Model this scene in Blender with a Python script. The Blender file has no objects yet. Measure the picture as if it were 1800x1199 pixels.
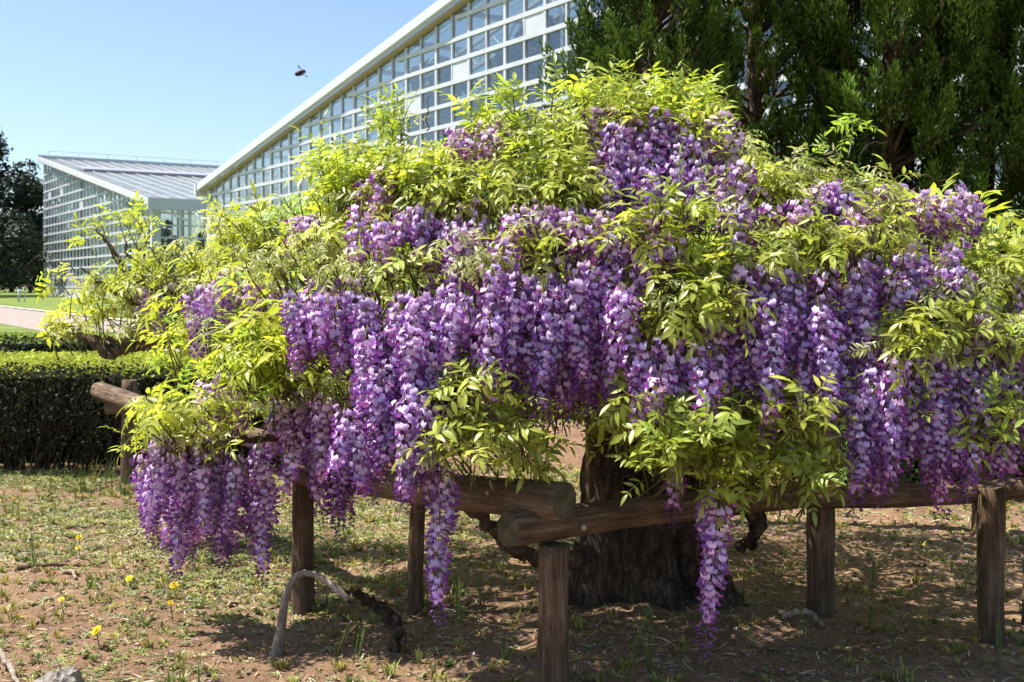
import bpy, math, random
import numpy as np
from mathutils import Vector, Matrix, Euler
R = math.radians
rng = np.random.default_rng(7); random.seed(7)
scene = bpy.context.scene
C = scene.collection

# ------------------------------------------------------------------ camera, sky, sun, exposure
CAM_H, F = 1.45, 2000.0                      # camera height (m), focal length in photo pixels (1800 wide)
cam_d = bpy.data.cameras.new('camera'); cam = bpy.data.objects.new('camera', cam_d); C.objects.link(cam)
cam.location = (0, 0, CAM_H); cam.rotation_euler = (R(90), 0, 0)
cam_d.sensor_width = 36; cam_d.lens = 36 * F / 1800; cam_d.shift_y = -95.5 / 1800
cam_d.clip_start = 0.1; cam_d.clip_end = 3000
cam_d.dof.use_dof = True; cam_d.dof.focus_distance = 4.6; cam_d.dof.aperture_fstop = 8
scene.camera = cam
SUN = Vector((-0.97, 0.12, 0)).normalized(); EL = R(61)
world = bpy.data.worlds.new('World'); scene.world = world; world.use_nodes = True
nt = world.node_tree; bg = nt.nodes['Background']
sky = nt.nodes.new('ShaderNodeTexSky'); sky.sky_type = 'NISHITA'; sky.sun_disc = False
sky.sun_elevation = EL; sky.sun_rotation = math.atan2(SUN.x, SUN.y)
sky.air_density = 1.0; sky.dust_density = 1.0; sky.ozone_density = 3.5; sky.altitude = 50
nt.links.new(sky.outputs[0], bg.inputs[0]); bg.inputs[1].default_value = 0.102
sun_d = bpy.data.lights.new('sun', 'SUN'); sun_o = bpy.data.objects.new('sun', sun_d); C.objects.link(sun_o)
sun_d.energy = 5.0; sun_d.angle = R(0.53); sun_d.color = (1.0, 0.95, 0.87)
sv = Vector((SUN.x * math.cos(EL), SUN.y * math.cos(EL), math.sin(EL)))
sun_o.rotation_euler = sv.to_track_quat('Z', 'Y').to_euler(); sun_o.location = sv * 40
scene.view_settings.view_transform = 'Standard'; scene.view_settings.look = 'None'
scene.view_settings.gamma = 1; scene.view_settings.exposure = 0.97

# ------------------------------------------------------------------ helpers
def at(u, v, Y): return np.array([(u - 900) / F * Y, Y, CAM_H - (v - 504) / F * Y])
def nrm(a): a = np.asarray(a, float); return a / (np.linalg.norm(a, axis=-1, keepdims=True) + 1e-12)
def link(o, parent=None):
    C.objects.link(o)
    if parent is not None: o.parent = parent
    return o
def tag(o, label=None, cat=None, group=None, kind=None):
    if label: o['label'] = label
    if cat: o['category'] = cat
    if group: o['group'] = group
    if kind: o['kind'] = kind
    return o
def empty(name, loc=(0, 0, 0)):
    o = bpy.data.objects.new(name, None); o.location = loc; o.empty_display_size = 0.1; return link(o)
def mesh_tri(name, V, T, mats, col=None, smooth=True, midx=None):
    V = np.asarray(V, np.float32); T = np.asarray(T, np.int32)
    me = bpy.data.meshes.new(name); me.vertices.add(len(V)); me.vertices.foreach_set('co', V.ravel())
    me.loops.add(T.size); me.loops.foreach_set('vertex_index', T.ravel())
    me.polygons.add(len(T)); me.polygons.foreach_set('loop_start', np.arange(0, T.size, 3, dtype=np.int32))
    me.polygons.foreach_set('use_smooth', np.full(len(T), smooth))
    for m in (mats if isinstance(mats, (list, tuple)) else [mats]): me.materials.append(m)
    if midx is not None: me.polygons.foreach_set('material_index', np.asarray(midx, np.int32))
    if col is not None:
        a = me.color_attributes.new('Col', 'FLOAT_COLOR', 'POINT')
        c = np.ones((len(V), 4), np.float32); c[:, :3] = col; a.data.foreach_set('color', c.ravel())
    me.update(calc_edges=True); me.validate(); return me
class MB:
    """collects triangle soup with vertex colours; build() links ONE mesh object"""
    def __init__(s): s.V = []; s.T = []; s.C = []; s.n = 0
    def add(s, V, T, col=(1, 1, 1)):
        V = np.asarray(V, float).reshape(-1, 3); T = np.asarray(T, int)
        s.V.append(V); s.T.append(T + s.n); s.C.append(np.broadcast_to(np.asarray(col, float), (len(V), 3))); s.n += len(V)
    def tmpl(s): return (np.concatenate(s.V), np.concatenate(s.T), np.concatenate(s.C))
    def stamp(s, t, M, tint=None):
        """t template, M (N,3,4) transforms, tint (N,3)"""
        V, T, Cc = t; M = np.asarray(M, float); N, n = len(M), len(V)
        P = np.einsum('nij,vj->nvi', M[:, :, :3], V) + M[:, None, :, 3]
        Tt = (T[None] + (np.arange(N) * n)[:, None, None]).reshape(-1, 3)
        cc = np.broadcast_to(Cc[None], (N, n, 3)) if tint is None else Cc[None] * np.asarray(tint)[:, None, :]
        s.V.append(P.reshape(-1, 3)); s.T.append(Tt + s.n); s.C.append(cc.reshape(-1, 3)); s.n += N * n
    def box(s, a, b, col=(1, 1, 1)):
        a, b = np.minimum(a, b), np.maximum(a, b)
        V = np.array([[x, y, z] for x in (a[0], b[0]) for y in (a[1], b[1]) for z in (a[2], b[2])])
        s.add(V, BOXT, col)
    def prism(s, pts8, col=(1, 1, 1)): s.add(pts8, BOXT, col)
    def tube(s, P, rad, sides=8, col=(1, 1, 1), wob=0.0, cap=True, seed=0):
        P = np.asarray(P, float); n = len(P); rad = np.broadcast_to(np.asarray(rad, float), (n,))
        tg = nrm(np.gradient(P, axis=0)); ref = np.array([0.0, 0, 1.0]) if abs(tg[0][2]) < .9 else np.array([1.0, 0, 0])
        a = nrm(np.cross(tg[0], ref)); V = np.zeros((n, sides, 3)); lr = np.random.default_rng(seed + n * 31 + sides)
        ph = lr.uniform(0, 6.28, 6)
        for i in range(n):
            a = nrm(a - tg[i] * np.dot(a, tg[i])); b = np.cross(tg[i], a)
            th = np.arange(sides) * 2 * np.pi / sides
            rr = rad[i] * (1 + wob * (np.sin(3 * th + ph[0] + i * .35) * .5 + np.sin(2 * th + ph[1] - i * .5) * .4 + np.sin(5 * th + ph[2] + i * .9) * .35))
            V[i] = P[i] + rr[:, None] * (np.cos(th)[:, None] * a + np.sin(th)[:, None] * b)
        T = []
        for i in range(n - 1):
            for j in range(sides):
                k = (j + 1) % sides; p, q, r_, t = i * sides + j, i * sides + k, (i + 1) * sides + k, (i + 1) * sides + j
                T += [(p, q, r_), (p, r_, t)]
        V = V.reshape(-1, 3)
        if cap:
            V = np.vstack([V, P[0], P[-1]]); c0, c1 = n * sides, n * sides + 1
            for j in range(sides):
                k = (j + 1) % sides; T += [(c0, k, j), (c1, (n - 1) * sides + j, (n - 1) * sides + k)]
        s.add(V, T, col)
    def mesh(s, name, mats, smooth=True):
        V, T, Cc = s.tmpl(); return mesh_tri(name, V, T, mats, Cc, smooth)
    def build(s, name, mats, parent=None, smooth=True, loc=None):
        o = bpy.data.objects.new(name, s.mesh(name, mats, smooth))
        if loc is not None: o.location = loc
        return link(o, parent)
BOXT = np.array([(0, 1, 3), (0, 3, 2), (4, 6, 7), (4, 7, 5), (0, 4, 5), (0, 5, 1), (2, 3, 7), (2, 7, 6), (0, 2, 6), (0, 6, 4), (1, 5, 7), (1, 7, 3)])
def catmull(P, n=6):
    P = np.asarray(P, float); Q = np.vstack([2 * P[0] - P[1], P, 2 * P[-1] - P[-2]]); out = []
    for i in range(1, len(Q) - 2):
        for t in np.arange(n) / n:
            p0, p1, p2, p3 = Q[i - 1:i + 3]
            out.append(.5 * (2 * p1 + (p2 - p0) * t + (2 * p0 - 5 * p1 + 4 * p2 - p3) * t * t + (3 * p1 - p0 - 3 * p2 + p3) * t ** 3))
    out.append(Q[-2]); return np.array(out)
def frames(pos, zdir, spin, scale=1.0, tilt=None):
    """(N,3,4) matrices with local z along zdir, spun about it"""
    pos = np.asarray(pos, float); z = nrm(zdir); N = len(pos)
    ref = np.where(np.abs(z[:, 2:3]) < .95, np.array([[0, 0, 1.0]]), np.array([[1.0, 0, 0]]))
    x = nrm(np.cross(ref, z)); y = np.cross(z, x); c, s_ = np.cos(spin)[:, None], np.sin(spin)[:, None]
    x2, y2 = x * c + y * s_, -x * s_ + y * c; sc = np.broadcast_to(np.asarray(scale, float), (N,))[:, None]
    return np.stack([x2 * sc, y2 * sc, z * sc, pos], axis=2)
def to_mat(m): return Matrix(((*m[0],), (*m[1],), (*m[2],), (0, 0, 0, 1)))
_perm = rng.permutation(4096)
def vnoise(x, y, seed=0):
    x = np.asarray(x, float); y = np.asarray(y, float); xi = np.floor(x).astype(int); yi = np.floor(y).astype(int)
    fx, fy = x - xi, y - yi; fx = fx * fx * (3 - 2 * fx); fy = fy * fy * (3 - 2 * fy)
    h = lambda a, b: _perm[(_perm[(a * 7 + seed * 131) & 4095] + b * 13) & 4095] / 4095.0
    return (h(xi, yi) * (1 - fx) + h(xi + 1, yi) * fx) * (1 - fy) + (h(xi, yi + 1) * (1 - fx) + h(xi + 1, yi + 1) * fx) * fy
def fbm(x, y, seed=0, o=4):
    s, a, t = 0, 1, 0
    for k in range(o): s = s + a * vnoise(x * 2 ** k, y * 2 ** k, seed + k); t += a; a *= .5
    return s / t

# ------------------------------------------------------------------ materials
def new_mat(name):
    m = bpy.data.materials.new(name); m.use_nodes = True; t = m.node_tree
    return m, t, t.nodes['Principled BSDF'], t.nodes['Material Output']
def N(t, typ, **kw):
    n = t.nodes.new(typ)
    for k, v in kw.items():
        if k.startswith('i_'): n.inputs[k[2:].replace('_', ' ')].default_value = v
        else: setattr(n, k, v)
    return n
def ramp(t, fac, stops):
    r = t.nodes.new('ShaderNodeValToRGB'); e = r.color_ramp.elements
    while len(e) < len(stops): e.new(.5)
    for i, (p, c) in enumerate(stops): e[i].position = p; e[i].color = (*c, 1) if len(c) == 3 else c
    t.links.new(fac, r.inputs[0]); return r.outputs[0]
def mixc(t, a, b, fac, mode='MIX'):
    m = t.nodes.new('ShaderNodeMix'); m.data_type = 'RGBA'; m.blend_type = mode
    for i, x in ((0, fac), (6, a), (7, b)):
        if isinstance(x, bpy.types.NodeSocket): t.links.new(x, m.inputs[i])
        else: m.inputs[i].default_value = x if i == 0 else (*x, 1)
    return m.outputs[2]
def attr_mat(name, rough=.5, transl=.0, spec=.4, hue=.0, val=.0, noise=0, tcol=(1, 1, 1), sheen=0):
    """leaf/petal material: vertex colour, per-object variation, translucency"""
    m, t, p, out = new_mat(name); L = t.links.new
    a = N(t, 'ShaderNodeVertexColor', layer_name='Col'); col = a.outputs[0]
    if hue or val:
        oi = t.nodes.new('ShaderNodeObjectInfo'); hs = t.nodes.new('ShaderNodeHueSaturation')
        mr = N(t, 'ShaderNodeMapRange'); mr.inputs[3].default_value = .5 - hue; mr.inputs[4].default_value = .5 + hue
        L(oi.outputs['Random'], mr.inputs[0]); L(mr.outputs[0], hs.inputs['Hue'])
        ml = N(t, 'ShaderNodeMath', operation='MULTIPLY'); ml.inputs[1].default_value = 7.31; L(oi.outputs['Random'], ml.inputs[0])
        fr = N(t, 'ShaderNodeMath', operation='FRACT'); L(ml.outputs[0], fr.inputs[0])
        m2 = N(t, 'ShaderNodeMapRange'); m2.inputs[3].default_value = 1 - val; m2.inputs[4].default_value = 1 + val
        L(fr.outputs[0], m2.inputs[0]); L(m2.outputs[0], hs.inputs['Value']); L(col, hs.inputs['Color']); col = hs.outputs[0]
    if noise:
        g = t.nodes.new('ShaderNodeNewGeometry'); nz = N(t, 'ShaderNodeTexNoise'); nz.inputs['Scale'].default_value = noise
        L(g.outputs['Position'], nz.inputs['Vector'])
        col = mixc(t, col, ramp(t, nz.outputs[0], [(.3, (.65, .65, .65)), (.7, (1.25, 1.25, 1.25))]), 1.0, 'MULTIPLY')
    L(col, p.inputs['Base Color']); p.inputs['Roughness'].default_value = rough; p.inputs['Specular IOR Level'].default_value = spec
    if transl:
        tr = t.nodes.new('ShaderNodeBsdfTranslucent'); L(mixc(t, col, tcol, 1.0, 'MULTIPLY'), tr.inputs[0])
        mx = t.nodes.new('ShaderNodeMixShader'); mx.inputs[0].default_value = transl
        L(p.outputs[0], mx.inputs[1]); L(tr.outputs[0], mx.inputs[2]); L(mx.outputs[0], out.inputs[0])
    return m
def plain(name, col, rough=.6, metal=0, spec=.5, nscale=0, namp=.2, bump=0):
    m, t, p, out = new_mat(name); L = t.links.new
    p.inputs['Roughness'].default_value = rough; p.inputs['Metallic'].default_value = metal; p.inputs['Specular IOR Level'].default_value = spec
    p.inputs['Base Color'].default_value = (*col, 1)
    if nscale:
        tc = t.nodes.new('ShaderNodeTexCoord'); nz = N(t, 'ShaderNodeTexNoise'); nz.inputs['Scale'].default_value = nscale; nz.inputs['Detail'].default_value = 6
        L(tc.outputs['Object'], nz.inputs['Vector'])
        L(ramp(t, nz.outputs[0], [(.3, tuple(c * (1 - namp) for c in col)), (.7, tuple(min(1, c * (1 + namp)) for c in col))]), p.inputs['Base Color'])
        if bump:
            b = N(t, 'ShaderNodeBump'); b.inputs['Strength'].default_value = bump; b.inputs['Distance'].default_value = .02
            L(nz.outputs[0], b.inputs['Height']); L(b.outputs[0], p.inputs['Normal'])
    return m
def wood_mat(name, c0, c1, c2, scale=(14, 14, 1.6), bump=.6, dist=.012):
    m, t, p, out = new_mat(name); L = t.links.new; tc = t.nodes.new('ShaderNodeTexCoord')
    mp = t.nodes.new('ShaderNodeMapping'); mp.inputs['Scale'].default_value = scale; L(tc.outputs['Object'], mp.inputs[0])
    n1 = N(t, 'ShaderNodeTexNoise'); n1.inputs['Scale'].default_value = 4.5; n1.inputs['Detail'].default_value = 10; n1.inputs['Roughness'].default_value = .72; L(mp.outputs[0], n1.inputs['Vector'])
    n2 = N(t, 'ShaderNodeTexNoise'); n2.inputs['Scale'].default_value = 6; n2.inputs['Detail'].default_value = 4; L(tc.outputs['Object'], n2.inputs['Vector'])
    oi = t.nodes.new('ShaderNodeObjectInfo')
    a = ramp(t, n1.outputs[0], [(.34, c0), (.5, c1), (.66, c2)])
    b = mixc(t, a, ramp(t, n2.outputs[0], [(.35, (.55, .52, .48)), (.65, (1.15, 1.12, 1.05))]), .8, 'MULTIPLY')
    L(b, p.inputs['Base Color']); p.inputs['Roughness'].default_value = .85; p.inputs['Specular IOR Level'].default_value = .25
    bp = N(t, 'ShaderNodeBump'); bp.inputs['Strength'].default_value = bump; bp.inputs['Distance'].default_value = dist
    L(n1.outputs[0], bp.inputs['Height']); L(bp.outputs[0], p.inputs['Normal']); return m
M_leaf = attr_mat('wisteria_leaf', .36, .48, .50, hue=.012, val=.16, noise=9, tcol=(1.25, 1.3, .55))
M_petal = attr_mat('wisteria_petal', .55, .30, .25, hue=.016, val=.16, noise=14, tcol=(1.1, .85, 1.0))
M_weed = attr_mat('weed', .55, .25, .3, noise=5)
M_litter = attr_mat('litter', .9, .0, .1)
M_juniper = attr_mat('juniper', .75, .15, .10, noise=2.2)
M_hedge = attr_mat('hedge_leaf', .6, .28, .2, noise=4, tcol=(1.2, 1.2, .5))
M_tree = attr_mat('tree_leaf', .55, .2, .3, noise=.6)
M_attr = attr_mat('coloured', .6)
M_bark = wood_mat('bark', (.018, .012, .008), (.07, .048, .034), (.19, .145, .11), (9, 9, 2.2), 1.0, .03)
M_twig = wood_mat('twig_bark', (.035, .022, .014), (.10, .065, .042), (.19, .14, .10), (20, 20, 5), .5)
M_log = wood_mat('weathered_log', (.055, .036, .022), (.15, .10, .063), (.28, .205, .14), (10, 10, .9), .9, .014)
M_pale = wood_mat('pale_dead_wood', (.15, .12, .095), (.34, .28, .23), (.52, .45, .38), (18, 18, 3), .7)
M_jbark = wood_mat('juniper_bark', (.05, .03, .02), (.12, .075, .05), (.22, .15, .10), (8, 8, 1.5), .8)
def end_mat():
    m, t, p, out = new_mat('log_end'); L = t.links.new; tc = t.nodes.new('ShaderNodeTexCoord')
    w = N(t, 'ShaderNodeTexWave', wave_type='RINGS', rings_direction='Z'); w.inputs['Scale'].default_value = 45; w.inputs['Distortion'].default_value = 7; w.inputs['Detail'].default_value = 3
    L(tc.outputs['Object'], w.inputs['Vector'])
    n = N(t, 'ShaderNodeTexNoise'); n.inputs['Scale'].default_value = 18; L(tc.outputs['Object'], n.inputs['Vector'])
    c = mixc(t, ramp(t, w.outputs[0], [(.2, (.105, .09, .06)), (.8, (.145, .125, .085))]), ramp(t, n.outputs[0], [(.35, (.5, .55, .42)), (.65, (1.1, 1.1, 1))]), .9, 'MULTIPLY')
    L(c, p.inputs['Base Color']); p.inputs['Roughness'].default_value = .9; p.inputs['Specular IOR Level'].default_value = .2
    b = N(t, 'ShaderNodeBump'); b.inputs['Strength'].default_value = .5; b.inputs['Distance'].default_value = .006; L(w.outputs[0], b.inputs['Height']); L(b.outputs[0], p.inputs['Normal'])
    return m
M_end = end_mat()
M_white = plain('white_painted_metal', (.50, .525, .55), .45, 0, .4, 1.2, .06)
M_conc = plain('white_plinth', (.55, .55, .53), .8, 0, .3, .6, .08)
M_fascia = plain('fascia_panel', (.55, .57, .59), .5, 0, .4, .5, .05)
M_soffit = plain('soffit_wood', (.42, .33, .24), .7, 0, .3, 1, .1)
M_louver = plain('cream_louver', (.50, .36, .14), .5, 0, .4)
def glass_mat(name, tint, refl, rough=.02):
    m, t, p, out = new_mat(name); L = t.links.new
    tr = t.nodes.new('ShaderNodeBsdfTransparent'); tr.inputs[0].default_value = (*tint, 1)
    gl = t.nodes.new('ShaderNodeBsdfGlossy'); gl.inputs['Roughness'].default_value = rough; gl.inputs[0].default_value = (.95, .97, 1, 1)
    lw = t.nodes.new('ShaderNodeLayerWeight'); lw.inputs[0].default_value = .5; fr = N(t, 'ShaderNodeMath', operation='POWER'); fr.inputs[1].default_value = 4.0; L(lw.outputs['Facing'], fr.inputs[0])
    ad = N(t, 'ShaderNodeMath', operation='ADD', use_clamp=True); ad.inputs[1].default_value = refl; L(fr.outputs[0], ad.inputs[0])
    mx = t.nodes.new('ShaderNodeMixShader'); L(ad.outputs[0], mx.inputs[0]); L(tr.outputs[0], mx.inputs[1]); L(gl.outputs[0], mx.inputs[2])
    L(mx.outputs[0], out.inputs[0]); return m
M_glass = glass_mat('greenhouse_glass', (.88, .91, .90), .07)
def roof_mat():
    m, t, p, out = new_mat('roof_glazing'); L = t.links.new
    p.inputs['Base Color'].default_value = (.50, .50, .48, 1); p.inputs['Roughness'].default_value = .3
    tr = t.nodes.new('ShaderNodeBsdfTransparent'); tr.inputs[0].default_value = (.85, .9, .92, 1)
    mx = t.nodes.new('ShaderNodeMixShader'); mx.inputs[0].default_value = .68; L(p.outputs[0], mx.inputs[1]); L(tr.outputs[0], mx.inputs[2]); L(mx.outputs[0], out.inputs[0]); return m
M_roof = roof_mat(); M_vent = plain('grey_vent', (.30, .30, .34), .5)

# ------------------------------------------------------------------ ground, lawn, path
def gz(x, y):
    x = np.asarray(x, float); y = np.asarray(y, float)
    rise = np.clip((y - 14) * .0065, 0, .62)
    near = np.clip((13 - y) / 3, 0, 1)
    mound = .10 * np.exp(-(((x - .62) / .8) ** 2 + ((y - 5.15) / .7) ** 2))
    return rise + mound + near * ((fbm(x * .9, y * .9, 3) - .5) * .09 + (fbm(x * 5, y * 5, 9) - .5) * .045 + (fbm(x * 18, y * 18, 17, 3) - .5) * .022)
def soil_mat():
    m, t, p, out = new_mat('soil_and_lawn'); L = t.links.new; g = t.nodes.new('ShaderNodeNewGeometry'); pos = g.outputs['Position']
    def nz(s, d=6, r=.6):
        n = N(t, 'ShaderNodeTexNoise'); n.inputs['Scale'].default_value = s; n.inputs['Detail'].default_value = d; n.inputs['Roughness'].default_value = r; L(pos, n.inputs['Vector']); return n.outputs[0]
    a = ramp(t, nz(1.1), [(.3, (.20, .118, .072)), (.55, (.29, .182, .115)), (.75, (.37, .255, .17))])
    a = mixc(t, a, ramp(t, nz(30, 8, .75), [(.3, (.45, .42, .40)), (.5, (.95, .95, .93)), (.72, (1.5, 1.5, 1.45))]), .85, 'MULTIPLY')
    a = mixc(t, a, ramp(t, nz(120, 3), [(.35, (.7, .68, .66)), (.65, (1.25, 1.25, 1.2))]), .7, 'MULTIPLY')
    gr = ramp(t, nz(.35), [(.3, (.10, .16, .035)), (.7, (.20, .235, .06))])
    gr = mixc(t, gr, ramp(t, nz(9), [(.3, (.7, .7, .7)), (.7, (1.3, 1.3, 1.2))]), .7, 'MULTIPLY')
    sx = t.nodes.new('ShaderNodeSeparateXYZ'); L(pos, sx.inputs[0])
    ad = N(t, 'ShaderNodeMath', operation='ADD'); L(sx.outputs[1], ad.inputs[0]); n0 = N(t, 'ShaderNodeMath', operation='MULTIPLY'); n0.inputs[1].default_value = 1.5; L(nz(.8), n0.inputs[0]); L(n0.outputs[0], ad.inputs[1])
    mr = N(t, 'ShaderNodeMapRange'); mr.inputs[1].default_value = 12.6; mr.inputs[2].default_value = 13.4; L(ad.outputs[0], mr.inputs[0])
    L(mixc(t, a, gr, mr.outputs[0]), p.inputs['Base Color']); p.inputs['Roughness'].default_value = .95; p.inputs['Specular IOR Level'].default_value = .15
    b = N(t, 'ShaderNodeBump'); b.inputs['Strength'].default_value = .9; b.inputs['Distance'].default_value = .02; L(nz(45, 8, .75), b.inputs['Height']); L(b.outputs[0], p.inputs['Normal']); return m
def grid_sheet(name, xs, ys, zf, mat):
    X, Y = np.meshgrid(xs, ys); Z = zf(X, Y); V = np.stack([X, Y, Z], -1).reshape(-1, 3); nx, ny = len(xs), len(ys)
    i = np.arange(nx - 1)[None] + np.arange(ny - 1)[:, None] * nx; i = i.ravel()
    T = np.concatenate([np.stack([i, i + 1, i + nx + 1], 1), np.stack([i, i + nx + 1, i + nx], 1)])
    return link(bpy.data.objects.new(name, mesh_tri(name, V, T, mat)))
far = np.geomspace(1, 700, 26)
xs = np.concatenate([-(4.6 + far)[::-1], np.arange(-4.6, 4.61, .03), 4.6 + far])
ys = np.concatenate([[-300, -80, -20, -5, 0, 1.5, 2.5, 3.0], np.arange(3.2, 9.4, .03), np.arange(9.5, 14, .3), 14 + far])
ground = grid_sheet('ground', xs, ys, gz, soil_mat()); tag(ground, kind='structure')
GD = np.array([-.551, .835]); GN = np.array([.835, .551])          # greenhouse front: direction along it, inward normal
def gp(s, w): return GN * w + GD * s
pm = plain('path_paving', (.30, .25, .215), .9, 0, .2, 3, .12)
def strip(name, w0, w1, s0, s1, mat, lift):
    ss = np.linspace(s0, s1, 60); V = []; T = []
    for i, s in enumerate(ss):
        for w in (w0, w1): p = gp(s, w); V.append((p[0], p[1], float(gz(p[0], p[1])) + lift))
        if i: b = i * 2; T += [(b - 2, b, b + 1), (b - 2, b + 1, b - 1)]
    return link(bpy.data.objects.new(name, mesh_tri(name, V, T, mat)))
tag(strip('path', 6.9, 11.0, 18, 118, pm, .012), kind='structure')
tag(strip('path_edging', 11.02, 11.35, 18, 118, plain('pale_kerb', (.62, .58, .50), .9, 0, .2, 4, .1), .05), kind='structure')

# ------------------------------------------------------------------ broadleaf trees (far left, inside the glasshouse)
LEAFQ = (np.array([[0, 0, 0], [.5, .28, .05], [1, 0, -.05], [.5, -.28, .05]]), np.array([(0, 1, 2), (0, 2, 3)]), np.ones((4, 3)))
def rand_frames(P, n_out, size, lr, up=.4):
    n = len(P); z = nrm(n_out + lr.normal(0, .6, (n, 3)) + np.array([0, 0, up])); return frames(P, z, lr.uniform(0, 6.28, n), size)
def broad_tree(name, loc, h, r, col, label, group=None, seed=1, clumps=70, per=150, leaf=.42, cat='tree'):
    lr = np.random.default_rng(seed); root = empty(name, loc); tag(root, label, cat, group)
    tk = MB(); top = h * .75; P = catmull([(0, 0, -.3), (.02 * h, 0, h * .2), (-.02 * h, .01 * h, h * .45), (0, 0, top)], 5)
    tk.tube(P, np.linspace(.035 * h, .008 * h, len(P)), 9, wob=.12); cr = MB()
    for k in range(clumps):
        d = nrm(lr.normal(0, 1, 3)); rr = lr.uniform(.45, 1) ** .6; zc = h * .52 + d[2] * h * .45 * rr
        sp = 1 - .35 * max(0, (zc / h - .6) / .4); c = np.array([d[0] * r * rr * sp, d[1] * r * rr * sp, zc])
        if k % 5 == 0:
            b0 = np.array([0, 0, min(top, max(h * .2, zc - .25 * h))]); tk.tube(catmull([b0, (b0 + c) / 2 + [0, 0, .03 * h], c], 3), np.linspace(.012 * h, .003 * h, 7), 5)
        q = nrm(lr.normal(0, 1, (per, 3))) * lr.uniform(.3, 1, (per, 1)) ** .5 * np.array([.22, .22, .15]) * r * lr.uniform(.8, 1.25)
        tint = np.clip(lr.normal(1, .22, (per, 1)), .4, 1.7) * np.array(col) * lr.uniform(.75, 1.25)
        cr.stamp(LEAFQ, rand_frames(c + q, nrm(q) + d * .5, leaf * lr.uniform(.6, 1.2, per), lr), tint)
    tk.build('trunk', M_bark, root); cr.build('crown', M_tree, root); return root
def copy_tree(root, loc, rz, sc, label=None):
    r = root.copy(); C.objects.link(r); r.location = loc; r.rotation_euler = (0, 0, rz); r.scale = (sc,) * 3
    if label: r['label'] = label
    for ch in root.children:
        c = ch.copy(); C.objects.link(c); c.parent = r
    return r
def gpos(u, Y): x = (u - 900) / F * Y; return (x, Y, float(gz(x, Y)))
broad_tree('broadleaf_tree', gpos(-26, 112), 17.6, 6.4, (.030, .046, .020), 'tall dark green broadleaf tree beside the far glasshouse end wall', None, 11, 100, 170, .5)
lowtree = broad_tree('broadleaf_tree', gpos(-75, 100), 9.0, 7.0, (.022, .034, .016), 'lower darker broadleaf tree in front of the tall tree by the lawn', None, 12, 80, 160, .45)
broad_tree('broadleaf_tree', gpos(52, 150), 7.5, 5.5, (.035, .052, .022), 'small dark tree filling the gap beyond the glasshouse end wall', None, 13, 60, 120, .5)

for (u, Y, sc, lab) in ((20, 170, 1.2, 'distant dark tree behind the lower broadleaf tree at the lawn edge'), (75, 185, 1.15, 'distant dark tree showing low between the tall tree and the glasshouse'), (-60, 165, 1.3, 'distant dark tree farthest along the lawn from the glasshouse')): copy_tree(lowtree, gpos(u, Y), u, sc, lab)

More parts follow.
